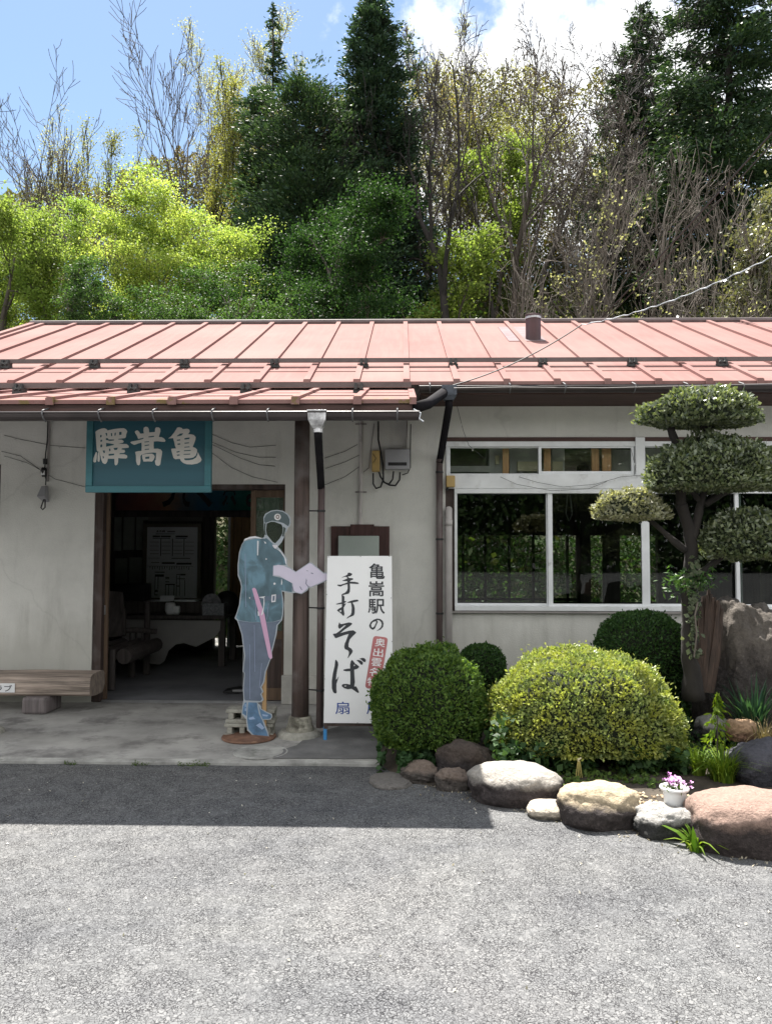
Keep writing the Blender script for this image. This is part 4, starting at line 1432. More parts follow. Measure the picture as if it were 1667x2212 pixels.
EKI = [[(75,155),(110,130),(160,112),(195,108),(220,118),(238,138),(320,120),(400,110),(455,108),(485,125),(500,150),(485,190),(482,225),(470,240),(380,250),(380,260),(430,262),(455,285),(440,302),(378,315),(440,318),(490,318),(520,345),(518,368),(495,370),(470,372),(430,375),(420,390),(465,398),(470,425),(450,438),(400,440),(395,455),(460,455),(498,472),(500,495),(485,512),(420,510),(380,505),(378,560),(365,595),(345,605),(332,590),(328,515),(240,515),(235,550),(215,582),(195,585),(170,568),(155,530),(150,510),(145,480),(140,470),(132,430),(95,410),(90,350),(85,280),(80,200)],
 [(138,200),(160,195),(158,228),(138,232)],[(142,265),(166,260),(165,286),(142,290)],[(142,328),(166,322),(166,358),(142,364)],[(208,172),(230,170),(235,205),(220,210)],[(280,175),(298,172),(300,212),(285,215)],[(332,168),(350,166),(345,205),(328,208)],[(392,158),(425,156),(424,196),(390,198)],[(215,240),(240,240),(250,258),(325,258),(322,272),(262,278),(240,270),(215,265)],[(218,305),(260,310),(322,322),(320,332),(260,345),(218,355)],[(315,372),(376,366),(365,395),(330,400)],[(255,380),(275,380),(278,410),(260,416)],[(172,408),(200,402),(204,438),(185,440)],[(252,450),(325,446),(325,468),(252,476)],[(170,480),(185,480),(192,505),(175,515)]]
DOT1 = [[(80,430),(95,428),(98,450),(92,520),(82,560),(60,565),(45,548),(50,510),(65,470)]]
DOT2 = [[(112,430),(128,425),(132,460),(135,520),(128,555),(112,555),(105,540),(105,480)]]
flat('character', KAME, sfn, M['cream'], sg, SF, .002)
flat('character', SU + SU2, sfn, M['cream'], sg, SF, .002)
flat('character', EKI + DOT1 + DOT2, sfn, M['cream'], sg, SF, .002)

# ------------------------------------------------------------------ white standing signboard
BDY = 5.98
sb = thing('signboard', 'tall white signboard with black brush writing and a red seal beside the post', 'signboard', (ax(775, BDY), BDY, 0))
mb = MB()
pa, pb_ = at(707, 1201, BDY), at(846, 1201, BDY)
pc_, pd = at(699, 1562, BDY), at(849, 1563, BDY)
d_ = Vector((0, .014, 0))
mb.hexa([pc_, pd, pd + d_, pc_ + d_, pa, pb_, pb_ + d_, pa + d_])
pl = mb.build('panel', M['white'], sb, bevel=.002)
mb = MB()
e = Vector((0, .0145, 0)); d2_ = Vector((0, .045, 0))
mb.hexa([(pc_.x + .0, BDY + .015, .09), (pc_.x + .03, BDY + .015, .09), (pc_.x + .03, BDY + .05, .09), (pc_.x, BDY + .05, .09), (pa.x, BDY + .015, pa.z - .01), (pa.x + .03, BDY + .015, pa.z - .01), (pa.x + .03, BDY + .05, pa.z - .01), (pa.x, BDY + .05, pa.z - .01)])
mb.hexa([(pd.x - .03, BDY + .015, .02), (pd.x, BDY + .015, .02), (pd.x, BDY + .05, .02), (pd.x - .03, BDY + .05, .02), (pb_.x - .03, BDY + .015, pb_.z - .01), (pb_.x, BDY + .015, pb_.z - .01), (pb_.x, BDY + .05, pb_.z - .01), (pb_.x - .03, BDY + .05, pb_.z - .01)])
mb.box(pc_.x + .03, pd.x - .03, BDY + .016, BDY + .05, .11, .145)
mb.build('frame', M['dark_wood'], sb)
mb = MB()
mb.box(pc_.x - .004, pc_.x + .022, BDY + .02, BDY + .045, 0.0, .1)
mb.build('leg', simple('bright_blue_paint', (0.05, 0.25, 0.55), .5, var=.1), sb)
mb = MB()
mb.box(pd.x - .03, pd.x - .004, BDY + .02, BDY + .045, -.02, .019)
mb.build('leg', simple('bright_blue_paint', (0.05, 0.25, 0.55), .5, var=.1), sb)
SB = BDY - .0015
c2 = crop(1290, 2200, 1667 / 300)
def bfn(x, y):
    X, Y = c2(x, y)
    q = at(X, Y, SB)
    return q.x, q.z
dn = lambda pts: [(x, y + 1889.3) for x, y in pts]
flat('brush_character', [[(558,505),(600,500),(650,520),(655,545),(620,575),(560,585),(575,610),(600,620),(650,622),(680,635),(670,655),(620,675),(605,700),(720,705),(790,720),(805,745),(770,752),(605,742),(608,850),(605,920),(580,965),(500,985),(440,1000),(475,1020),(485,1050),(482,1130),(520,1132),(518,1155),(480,1175),(478,1195),(520,1180),(495,1230),(468,1275),(470,1330),(485,1420),(475,1455),(450,1455),(400,1400),(330,1350),(320,1335),(360,1300),(425,1265),(430,1195),(310,1208),(295,1195),(340,1180),(425,1160),(425,1050),(420,990),(440,970),(500,945),(540,900),(555,850),(553,755),(470,775),(400,808),(370,805),(325,782),(330,765),(400,768),(500,735),(550,715),(548,690),(445,685),(440,675),(500,650),(548,630),(540,600),(500,590),(430,610),(430,600),(500,570),(555,540)],
     [(368,1350),(410,1325),(420,1350),(405,1378)],
     [(540,1165),(600,1135),(700,1105),(780,1100),(800,1130),(770,1140),(680,1160),(665,1170),(700,1230),(712,1300),(708,1400),(695,1445),(660,1465),(590,1490),(545,1520),(535,1515),(560,1480),(620,1440),(640,1390),(645,1280),(632,1170),(560,1170)]], bfn, M['ink'], pl, SB, .001)
flat('brush_character', [[(1190,1795),(1280,1765),(1340,1705),(1352,1630),(1330,1570),(1280,1530),(1210,1518),(1130,1545),(1070,1595),(1035,1665),(1040,1710),(1080,1755),(1120,1768),(1160,1740),(1195,1660),(1225,1595),(1205,1560),(1205,1550),(1260,1560),(1300,1600),(1312,1650),(1295,1710),(1250,1755)],
     [(1180,1575),(1190,1600),(1150,1690),(1110,1725),(1080,1700),(1078,1650),(1110,1600)]], bfn, M['ink'], pl, SB, .001)
flat('brush_character', [[(370,1600),(395,1640),(440,1640),(580,1605),(640,1615),(658,1640),(600,1690),(480,1770),(390,1845),(580,1790),(680,1780),(745,1825),(735,1850),(690,1889),(640,1940),(600,1990),(575,2080),(575,2150),(640,2190),(668,2240),(655,2280),(600,2350),(565,2400),(558,2390),(580,2320),(585,2260),(560,2225),(495,2200),(478,2150),(490,2080),(525,2000),(555,1920),(580,1860),(470,1890),(300,1955),(275,1945),(225,1860),(300,1850),(370,1800),(520,1670),(480,1670),(375,1750),(350,1720),(345,1680)]], bfn, M['ink'], pl, SB, .001)
flat('brush_character', [dn([(280,560),(300,545),(340,600),(347,660),(330,740),(305,880),(295,990),(320,970),(355,915),(355,925),(330,1010),(305,1080),(305,1200),(312,1270),(300,1292),(265,1292),(230,1260),(205,1180),(203,1020),(225,860),(265,690)]),
     dn([(655,548),(690,590),(720,630),(800,685),(812,705),(770,745),(700,768),(705,900),(715,1040),(700,1140),(740,1138),(775,1190),(808,1270),(790,1285),(750,1265),(690,1220),(640,1190),(560,1200),(480,1180),(430,1140),(425,1105),(460,1085),(540,1082),(612,1100),(615,950),(612,800),(520,802),(460,785),(465,765),(550,745),(610,742),(610,650),(625,580)]),
     dn([(690,665),(710,645),(718,680),(695,690)]), dn([(470,1125),(520,1118),(535,1130),(500,1142)]),
     dn([(752,555),(800,550),(860,570),(895,610),(885,655),(850,655),(810,610)]), dn([(815,525),(870,505),(920,508),(955,540),(958,575),(935,602),(900,585),(860,545)])], bfn, M['ink'], pl, SB, .001)
def bl(name, s_, x0, x1, y0, y1, m, **kw):
    a, b = bfn(x0, y1); c, d = bfn(x1, y0)
    return lettering(name, s_, (a, c, b, d), SB + kw.pop('off', 0), m, pl, **kw)
for s_, x0, x1, y0, y1 in (('亀', 1025, 1378, 295, 640), ('嵩', 1020, 1365, 690, 1028), ('駅', 1005, 1380, 1085, 1415)):
    bl('small_character', s_, x0, x1, y0, y1, M['ink'], bold=.014)
for s_, x0, x1 in (('扇', 283, 595), ('屋', 975, 1285)):
    bl('blue_character', s_, x0, x1, 1478 + 1889, 1755 + 1889, M['blue_ink'], bold=.004)
def rrect(tl, tr, br, bl_, r=.16):
    P = [Vector(q) for q in (tl, tr, br, bl_)]
    out = []
    for i in range(4):
        p, a, b = P[i], P[i - 1], P[(i + 1) % 4]
        u, v_ = (a - p).normalized() * 75, (b - p).normalized() * 75
        for k in range(5):
            s = k / 4
            q = (p + u) * (1 - s) ** 2 + p * 2 * s * (1 - s) + (p + v_) * s * s
            out.append((q.x, q.y))
    return out
flat('red_seal', [rrect((1128, 1900), (1452, 1945), (1262, 3105), (938, 3062))], bfn, M['red_seal'], pl, SB, .001)
for s_, x, y in (('奥', 1278, 165), ('出', 1235, 385), ('雲', 1196, 600), ('名', 1150, 815), ('物', 1100, 1035)):
    bl('seal_character', s_, x - 112, x + 112, y + 1889 - 92, y + 1889 + 92, M['white'], bold=.008, off=-.0012, rot=-.10)
for x, y in ((130, 150), (842, 140), (1480, 140), (90, 985), (1520, 1062), (62, 1990), (1540, 2030), (45, 2860), (775, 3835)):
    q = bfn(x, y)
    mb = MB()
    mb.tube([(q[0], BDY - .004, q[1]), (q[0], BDY + .002, q[1])], .0038, 8)
    mb.build('screw', M['steel'], pl)

# ------------------------------------------------------------------ life-size cut-out of a policeman with an open face
CTY = 6.02
ct_ = thing('photo_cutout', 'life-size flat cutout of a uniformed officer with open face hole, holding white papers', 'photo cutout', (ax(548, CTY), CTY, 0))
c5 = crop(850, 1980, 1609 / 800)
def cfn(x, y):
    X, Y = c5(x, y)
    q = at(X, Y, CTY)
    return q.x, q.z
OUT = [(410,180),(425,150),(470,125),(520,118),(570,128),(610,155),(628,190),(630,225),(618,255),(600,265),(600,290),(585,300),(575,340),(555,380),(525,415),(545,435),(575,475),(600,510),(602,570),(635,590),(670,615),(780,540),(800,545),(895,625),(910,620),(975,650),(978,665),(905,695),(790,745),(775,742),(765,765),(715,797),(670,785),(640,790),(560,775),(568,830),(573,880),(568,960),(560,1005),(525,1045),(515,1120),(495,1200),(478,1265),(482,1310),(465,1325),(450,1365),(430,1420),(418,1500),(395,1545),(410,1580),(395,1600),(412,1645),(395,1662),(360,1668),(385,1690),(395,1720),(440,1745),(478,1760),(482,1785),(465,1805),(410,1808),(425,1850),(450,1910),(455,1940),(350,1945),(320,1930),(280,1890),(270,1800),(235,1760),(240,1700),(250,1640),(245,1560),(255,1430),(243,1420),(250,1350),(255,1290),(245,1200),(235,1120),(200,1010),(178,990),(195,950),(215,880),(225,790),(232,740),(225,700),(205,650),(203,570),(215,460),(235,400),(260,360),(300,340),(345,333),(398,345),(414,340),(420,320),(412,270),(413,215)]
HOLE = [(436,228),(470,214),(500,215),(556,236),(566,262),(562,310),(540,350),(505,388),(485,378),(458,345),(436,318),(430,280)]
def pm(name, c, var=.2, scale=6):
    return simple(name, c, .5, var=var, scale=scale, bs=0, spec=.4)
pb0 = flat('plate', [OUT, HOLE], cfn, pm('printed_white_edge', (.36, .40, .44), .05), ct_, CTY, .006)
def lay(name, cont, m, k):
    return flat(name, cont, cfn, m, ct_, CTY - .003 - .0012 * k, .0008)
jm, t_, p_, o__ = newmat('printed_blue_jacket')
nz_ = nd(t_, 'ShaderNodeTexNoise', Scale=9.0, Detail=6.0, Distortion=1.2)
t_.links.new(coords(t_, (1, 1, .6)), nz_.inputs['Vector'])
gz = nd(t_, 'ShaderNodeTexCoord'); sx = nd(t_, 'ShaderNodeSeparateXYZ'); t_.links.new(gz.outputs['Generated'], sx.inputs[0])
g1 = ramp(t_, sx.outputs['Z'], [(0.0, (.085, .105, .18)), (.45, (.075, .11, .155)), (.62, (.085, .165, .215)), (1.0, (.09, .16, .20))])
t_.links.new(mixc(t_, .55, g1, ramp(t_, nz_.outputs['Fac'], [(.35, (.4, .4, .4)), (.5, (.95, .95, .95)), (.64, (1.9, 2.0, 2.1))]), 'MULTIPLY'), p_.inputs['Base Color'])
p_.inputs['Roughness'].default_value = .5
lay('trousers', [[(208,1008),(300,1022),(400,1022),(490,1020),(552,1004),(515,1045),(505,1120),(486,1200),(470,1262),(470,1310),(455,1330),(440,1370),(420,1420),(408,1500),(385,1545),(399,1580),(385,1600),(400,1640),(385,1655),(265,1650),(258,1640),(253,1560),(262,1430),(252,1415),(258,1350),(265,1290),(253,1200),(243,1120)]], pm('printed_slate_trousers', (.125, .155, .21), .2, 7), 1)
lay('jacket', [[(260,370),(345,350),(420,350),(435,345),(490,395),(505,430),(545,450),(575,490),(592,560),(540,562),(490,565),(485,650),(555,665),(640,705),(640,780),(555,765),(565,880),(560,960),(550,1000),(490,1018),(400,1020),(300,1020),(210,1005),(190,985),(205,940),(225,870),(232,790),(240,740),(232,690),(213,640),(212,560),(222,460),(240,400)]], jm, 1)
lay('cap', [[(418,185),(432,157),(473,132),(520,125),(567,135),(603,160),(620,195),(620,225),(610,250),(600,244),(570,225),(530,213),(480,205),(435,220),(425,225),(417,210)]], pm('printed_grey_cap', (.075, .105, .115), .1, 3), 1)
lay('cap_badge', [circ(524, 176, 27, 20)], pm('printed_badge', (.62, .62, .62), .05), 2)
lay('badge_emblem', [circ(525, 175, 14, 14, 17), circ(525, 175, 8, 12, 10)], pm('printed_badge_dark', (.12, .06, .05), .05), 3)
lay('collar', [[(480,398),(500,402),(522,400),(525,415),(506,432),(492,420)]], pm('printed_collar', (.62, .60, .64), .05), 2)
lay('gloves_and_papers', [[(490,570),(530,560),(575,570),(635,597),(668,622),(780,548),(798,553),(893,632),(908,628),(968,655),(905,687),(790,737),(770,730),(760,755),(715,790),(670,780),(650,765),(645,710),(590,680),(540,650),(490,645)]], pm('printed_lilac_white', (.60, .56, .68), .05, 8), 2)
lay('glove_line', [[(752,668),(760,685),(756,712),(775,735),(768,738),(748,712),(752,690)], [(795,622),(812,628),(808,636),(790,628)], [(640,735),(648,735),(655,770),(648,772)], [(755,605),(772,608),(770,612),(754,609)], [(700,735),(706,733),(722,760),(716,764)]], pm('printed_line', (.2, .2, .28), .05), 3)
lay('baton', [[(320,755),(328,746),(340,745),(352,757),(420,960),(482,1303),(467,1320),(452,1300),(378,965)]], pm('printed_pink', (.60, .36, .52), .06, 3), 3)
lay('belt', [[(300,818),(380,812),(480,812),(552,794),(555,826),(480,848),(380,846),(302,840)]], pm('printed_belt', (.11, .145, .20), .1), 2)
lay('belt_buckle', [[(476,802),(512,797),(508,858),(474,862)], [(486,812),(502,809),(499,848),(484,850)]], pm('printed_buckle', (.60, .60, .64), .05), 3)
lay('white_trim', [[(361,365),(373,370),(369,485),(361,484)], [(372,820),(425,812),(424,816),(382,824),(418,818),(420,870),(408,955),(395,968),(392,962),(410,900),(414,830)], [(365,935),(372,935),(378,968),(368,972)], [(296,822),(300,820),(306,828),(300,834)], circ(500,712,9,12), circ(433,514,6,10), [(416,372),(430,378),(434,390),(422,388)],
                   [(252,370),(262,352),(300,336),(345,330),(398,345),(396,350),(345,345),(300,350)], [(520,432),(545,445),(575,485),(596,520),(598,560),(590,552),(580,505),(550,460)], [(556,668),(563,700),(560,720),(553,720)]], pm('printed_trim', (.68, .69, .72), .04), 4)
lay('crease_line', [[(262,470),(266,470),(272,900),(268,900)], [(345,860),(349,860),(352,1005),(348,1005)], [(450,870),(454,870),(440,1000),(436,1000)], [(335,1045),(339,1045),(345,1420),(341,1420)], [(300,1200),(303,1200),(305,1640),(301,1640)], [(395,1350),(398,1350),(380,1550),(376,1550)]], pm('printed_faint_line', (.24, .28, .40), .05), 2)
lay('boots', [[(285,1700),(290,1665),(358,1668),(362,1700),(375,1760),(400,1810),(415,1855),(440,1910),(446,1935),(350,1937),(325,1920),(290,1880),(280,1800)], [(372,1690),(385,1720),(435,1750),(470,1765),(473,1785),(460,1798),(405,1800),(390,1770)], [(247,1700),(262,1668),(276,1666),(274,1775),(243,1755)]], pm('printed_blue_boots', (.10, .185, .30), .35, 14), 1)
lay('chin_strap', [[(417,228),(430,226),(425,280),(432,322),(420,318),(414,270)], [(572,252),(590,268),(584,292),(572,334),(560,330),(566,300)]], pm('printed_dark_strap', (.05, .07, .06), .1), 1)
lay('boot_shine', [[(350,1850),(385,1830),(420,1870),(400,1885)], [(290,1790),(330,1780),(345,1800),(300,1805)], [(400,1760),(450,1768),(440,1780),(405,1775)], [(262,1680),(272,1680),(272,1700),(262,1702)], [(262,1715),(272,1712),(272,1735),(262,1735)]], pm('printed_shine', (.30, .40, .58), .1), 2)
mb = MB()
for x in (300, 420):
    q0, q1 = cfn(x, 1200), cfn(x, 1900)
    mb.box(q0[0] - .015, q0[0] + .015, CTY + .004, CTY + .03, q1[1], q0[1])
mb.build('back_batten', M['light_wood'], ct_)

dsc = gr(538, 1594, 0.0)
d_ = thing('iron_disc', 'round rusted iron base plate lying under the officer cutout boots', 'base plate', (dsc.x, dsc.y, 0))
mb = MB()
mb.lathe((dsc.x, dsc.y, 0.0), [(.205, .0), (.212, .008), (.206, .02), (.17, .024), (.12, .030), (.04, .036)], 36)
mb.build('plate', M['rust'], d_)
def block(loc, lab):
    o = thing('concrete_block', lab, 'concrete block', loc, 'stacked concrete blocks')
    mb = MB()
    L, H, D = .385, .107, .15
    x0, y0, z0 = loc
    t_ = .029
    mb.box(x0 - L / 2, x0 + L / 2, y0, y0 + D, z0 + H - t_, z0 + H)
    mb.box(x0 - L / 2, x0 + L / 2, y0, y0 + D, z0, z0 + t_)
    for k in range(4):
        xx = x0 - L / 2 + .022 + (L - .044 - .042) * k / 3
        mb.box(xx, xx + .042, y0 + .001, y0 + D - .001, z0 + t_ + .0003, z0 + H - t_ - .0003)
    mb.box(x0 - L / 2 + .01, x0 + L / 2 - .01, y0 + D + .0004, y0 + D + .02, z0 + .001, z0 + H - .001)  # back slab added to keep the holes dark
    mb.build('block', M['block'], o, bevel=.006)
    return o
bY = 6.07
bxc = ax(542, bY)
block((bxc - .004, bY, 0.0), 'lower hollow concrete block behind the cutout boots, resting on the porch floor')
block((bxc + .006, bY + .004, .1085), 'upper hollow concrete block behind the cutout boots, topmost of its stack')

# drain cover let into the porch floor
q = gr(562, 1625, 0)
mb = MB()
mb.lathe((q.x, q.y, 0.0005), [(.20, 0), (.20, .004), (.19, .0045), (.186, .002), (.17, .002), (.165, .005), (.02, .005)], 36)
o_ = tag(mb.build('drain_cover', M['conc_edge']), 'round worn drain cover set in the porch floor by the edge', 'drain cover')

# ------------------------------------------------------------------ log bench
LBY = 6.95
bx1_ = ax(198, LBY, 1475)
lb = thing('log_bench', 'weathered half-log bench on a squared log foot against the porch wall', 'bench', (bx1_ - 1.0, LBY, 0))
zt, zb = az(1457, LBY, 150), az(1503, LBY, 150)
mb = MB()
prof = []
D0, D1 = LBY - .02, LBY + .30
prof = [(D0 + .005, zb), (D0 - .012, zb + .02), (D0 - .015, zb + (zt - zb) * .5), (D0, zt - .03), (D0 + .03, zt - .004), (D0 + .16, zt + .004), (D1 - .03, zt), (D1, zt - .03), (D1 + .01, zb + .06), (D1 - .04, zb - .01), (D0 + .12, zb - .012)]
n = len(prof)
XS = [bx1_ - 2.6 + 2.6 * i / 26 for i in range(27)]
for i, x in enumerate(XS):
    for k, (y, z) in enumerate(prof):
        w_ = .006 * noise.noise((x * 2, k * 1.3, 0))
        mb.v.append((x, y + w_, z + w_))
for i in range(26):
    for k in range(n):
        a, b = i * n + k, i * n + (k + 1) % n
        mb.f.append((a, b, b + n, a + n))
mb.f.append(tuple(reversed(range(n)))); mb.f.append(tuple(26 * n + k for k in range(n)))
mb.build('seat', M['log'], lb)
mb = MB()
mb.poly([(bx1_ + .002, y, z) for y, z in prof])
mb.build('end_grain', M['log_end'], lb)
for xx in (92, None):
    X = ax(92, LBY) if xx else bx1_ - 2.25
    g = MB()
    g.box(X - .11, X + .12, LBY - .10, LBY + .22, 0, zb + .002)
    g.build('leg', M['log_leg'], lb, bevel=.025)
mb = MB()
py = D0 - .022
mb.box(ax(-45, py, 1485), ax(33, py, 1485), py - .004, py, az(1496, py, 20), az(1476, py, 20))
bp = tag(mb.build('bench_plate', M['white'], bevel=.002), 'small white name plate fixed to the front of the log bench', 'plate')
lettering('plate_lettering', 'ラブ', (ax(-9, py, 1485), ax(27.5, py, 1485), az(1493.5, py, 20), az(1479.5, py, 20)), py - .0055, M['ink'], bp, bold=.01)

# ------------------------------------------------------------------ wiring and boxes on the wall
def wall_pt(x, y, off=.02):
    return at(x, y, WY - off)
cd = thing('lamp_conduit', 'thin conduit with plugs and grey hooded socket on the wall left of the sign', 'conduit', tuple(at(105, 1000, WY)))
mb = MB()
mb.tube([wall_pt(108, 897), wall_pt(106, 960), wall_pt(103, 1040)], .012, 8)
mb.build('tube', M['conduit'], cd)
mb = MB()
mb.tube([wall_pt(104, 905, .03), wall_pt(103, 950, .03), wall_pt(99, 982, .035), wall_pt(98, 1000, .04), wall_pt(97, 1020, .035), wall_pt(100, 1036, .03), wall_pt(99, 1048, .03)], .006, 6)
mb.build('cord', M['black'], cd)
mb = MB()
mb.tube([wall_pt(98, 991, .04), wall_pt(98, 1003, .04)], [.022, .02], 10)
mb.tube([wall_pt(96, 1010, .04), wall_pt(95, 1016, .04), wall_pt(96, 1030, .04)], [.02, .032, .02], 10)
mb.build('plug', M['black'], cd)
mb = MB()
a = wall_pt(93.5, 1021, .065)
mb.box(a.x - .018, a.x + .014, a.y, a.y + .01, a.z - .022, a.z + .02)
mb.build('plug_label', M['white'], cd)
mb = MB()
a, b_ = wall_pt(90, 1074, .0), wall_pt(108, 1051, .0)
mb.hexa([(a.x, WY - .10, a.z), (b_.x, WY - .10, a.z), (b_.x + .0, WY - .002, a.z - .05), (a.x + .02, WY - .002, a.z - .05), (a.x + .025, WY - .06, b_.z), (b_.x - .015, WY - .06, b_.z), (b_.x - .015, WY - .002, b_.z), (a.x + .025, WY - .002, b_.z)])
mb.build('hood', M['grey_box'], cd, bevel=.004)
mb = MB()
mb.tube([wall_pt(97, 1074, .05), wall_pt(92, 1088, .05), wall_pt(89, 1097, .05), wall_pt(93, 1101, .05), wall_pt(98, 1096, .05), wall_pt(98, 1074, .05)], .0065, 6)
mb.build('cord_loop', M['black'], cd)

mc = thing('meter_conduit', 'tall pale conduit running down the wall between post and yellow box', 'conduit', tuple(at(779, 1000, WY)))
mb = MB()
mb.tube([wall_pt(780, 905), wall_pt(779, 1060), wall_pt(777, 1160)], .017, 10)
mb.build('tube', M['pvc'], mc)
for y in (916, 1063):
    c_ = MB()
    c_.tube([wall_pt(779.5, y - 2), wall_pt(779.5, y + 2)], .021, 10)
    a = wall_pt(779.5, y, .004)
    c_.box(a.x - .055, a.x + .055, a.y - .002, a.y + .003, a.z - .008, a.z + .008)
    c_.build('clamp', M['conduit'], mc)
mt = thing('meter_backboard', 'maroon wooden frame round a pale green metal plate on the wall behind the signboard', 'meter board', tuple(at(778, 1200, WY)))
mb = MB()
def wb(mb, x0, x1, y0, y1, d0, d1):
    mb.box(ax(x0, WY), ax(x1, WY), WY - d1, WY - d0, az(y1, WY, 780), az(y0, WY, 780))
wb(mb, 715, 841, 1137, 1380, .001, .025)
mb.build('backboard', M['red_wood'], mt)
mb = MB()
wb(mb, 757, 808, 1133, 1160, .026, .04)
mb.build('cap_board', M['red_wood'], mt)
mb = MB()
wb(mb, 733, 819, 1158, 1330, .0255, .13)
mb.build('plate', M['pale_plate'], mt, bevel=.006)
yb = thing('yellow_box', 'small yellowed plastic box with wires left of the grey box', 'junction box', tuple(at(811, 997, WY)))
mb = MB(); wb(mb, 803, 820, 975, 1020, .002, .07); mb.build('case', M['yellow_box'], yb, bevel=.006)
mb = MB()
mb.tube([wall_pt(805, 980, .073), wall_pt(812, 990, .073), wall_pt(806, 1000, .073)], .003, 5)
mb.build('cord', M['wire'], yb)
gb = thing('grey_box', 'grey plastic terminal box with black cable loops hanging beneath', 'terminal box', tuple(at(857, 995, WY)))
mb = MB(); wb(mb, 831, 885, 972, 1016, .002, .09); mb.build('case', M['grey_box'], gb, bevel=.01)
mb = MB(); wb(mb, 838, 878, 1001, 1008, .0902, .0915); mb.build('vent', M['black'], gb)
for i, pts in enumerate(([(817, 910), (817, 950), (822, 975), (827, 1005), (828, 1035), (822, 1052), (812, 1055), (806, 1045), (806, 1022)],
            [(850, 1018), (848, 1035), (840, 1046), (830, 1042), (822, 1030), (818, 1018)],
            [(864, 1020), (863, 1036), (854, 1049), (842, 1048), (832, 1043)],
            [(887, 916), (886, 970), (886, 1010), (880, 1022), (868, 1026)])):
    mb = MB()
    mb.tube([wall_pt(x, y, .05) for x, y in pts], .0085 if i < 3 else .005, 7)
    mb.build('cable', M['black'], gb)
mb = MB()
mb.tube([wall_pt(808, 915), wall_pt(800, 975), wall_pt(797, 1010), wall_pt(785, 1020)], .005, 6)
tag(mb.build('wall_cable', M['conduit']), 'thin grey cable running down beside the yellow box', 'cable')
ob = thing('small_junction_box', 'small tan box at the top corner of the large shop window', 'junction box', tuple(at(972, 1040, WY)))
mb = MB(); a = at(972, 1041, WY - .02)
mb.box(a.x - .042, a.x + .042, WY - .10, WY - .036, a.z - .055, a.z + .055)
mb.build('case', M['yellow_box'], ob, bevel=.008)
mb = MB(); mb.tube([a + Vector((-.03, -.03, -.055)), a + Vector((-.03, -.03, -.085))], .012, 8); mb.build('gland', M['black'], ob)

# strings of small lights drooping over the wall
M['bulb'] = simple('tiny_clear_bulb', (.7, .7, .68), .3, var=.05, bs=0)
def light_string(pts, lab, off=.012, sag=0):
    o = thing('light_string', lab, 'string lights', tuple(wall_pt(*pts[0], off)), 'string lights on the wall')
    P = [wall_pt(x, y, off) for x, y in pts]
    Q = []
    for a, b in zip(P, P[1:]):
        for k in range(4):
            t = k / 4
            q = a.lerp(b, t)
            q.z -= sag * 4 * t * (1 - t)
            Q.append(q)
    Q.append(P[-1])
    mb = MB(); mb.tube(Q, .0022, 5); mb.build('wire', M['wire'], o)
    for i in range(3, len(Q), 6):
        mb = MB(); q = Q[i]
        mb.tube([q, q - Vector((0, 0, .022))], [.003, .005], 6)
        mb.build('bulb', M['bulb'], o)
light_string([(10, 940), (40, 948), (110, 962), (185, 968)], 'topmost light string on the wall left of the sign')
light_string([(10, 985), (60, 1000), (93, 1018)], 'light string running to the plug left of the sign')
light_string([(4, 975), (45, 985), (92, 1018), (120, 1035), (185, 1052)], 'lowest light string, passing the plug and reaching under the sign')
light_string([(458, 938), (500, 956), (540, 966), (596, 962)], 'topmost light string between sign and post')
light_string([(458, 955), (510, 977), (560, 988), (596, 988)], 'second light string between sign and post')
light_string([(458, 960), (520, 990), (560, 1004), (594, 1007)], 'third light string between sign and post')
light_string([(458, 978), (500, 1010), (545, 1030), (600, 1042)], 'lowest light string between sign and post, crossing the door head')
light_string([(700, 990), (745, 975), (772, 960)], 'topmost light string between downpipe and pale conduit')
light_string([(703, 1012), (745, 998), (776, 983)], 'middle light string between downpipe and pale conduit')
light_string([(700, 1048), (745, 1030), (776, 1008)], 'lowest light string between downpipe and pale conduit')
light_string([(985, 870), (1000, 930), (1012, 962), (1045, 990)], 'thin string hanging from the eave over the first transom pane', .06)
light_string([(1120, 1030), (1160, 1042), (1215, 1052), (1285, 1046), (1340, 1030), (1390, 1026)], 'light string drooping over the white transom board', .06)
light_string([(1080, 1030), (1115, 1046), (1190, 1060), (1270, 1056), (1310, 1040)], 'lower light string drooping over the white transom board', .062)
light_string([(1362, 970), (1372, 1010), (1368, 1028)], 'short light string on the white window post', .07)

# ------------------------------------------------------------------ overhead lines
def cable(name, pts, r, m, lab, cat='cable', group=None, k=6, sag=0.0):
    P = []
    for a, b in zip(pts, pts[1:]):
        n = 12
        for i in range(n):
            t = i / n
            q = a.lerp(b, t); q.z -= sag * 4 * t * (1 - t)
            P.append(q)
    P.append(pts[-1])
    mb = MB(); mb.tube(P, r, k)
    return tag(mb.build(name, m), lab, cat, group)
cable('power_line', [at(1760, 180, 9.0), at(1285, 700, 13.0)], .014, M['wire'], 'upper of the two parallel dark power lines crossing the trees at right', 'power line', 'dark power lines', sag=.05)
cable('power_line', [at(1760, 205, 9.0), at(1300, 697, 13.0)], .010, M['wire'], 'lower of the two parallel dark power lines crossing the trees at right', 'power line', 'dark power lines', sag=.05)
ca, cb_, cc_ = at(1800, 482, 5.2), at(1255, 702, 6.9), at(978, 832, 6.72)
sv = thing('service_cable', 'twisted pale sleeved cable coming down over the roof to the shop corner', 'cable', tuple(cc_))
P = []
for i in range(40):
    t = i / 39
    q = ca.lerp(cb_, t); q.z -= .10 * 4 * t * (1 - t)
    q += Vector((0, .006 * math.sin(i * 2.4), .006 * math.cos(i * 2.4)))
    P.append(q)
mb = MB(); mb.tube(P, [.0042 + (.003 if i % 5 == 2 else 0) for i in range(40)], 6); mb.build('sleeve', M['white_wire'], sv)
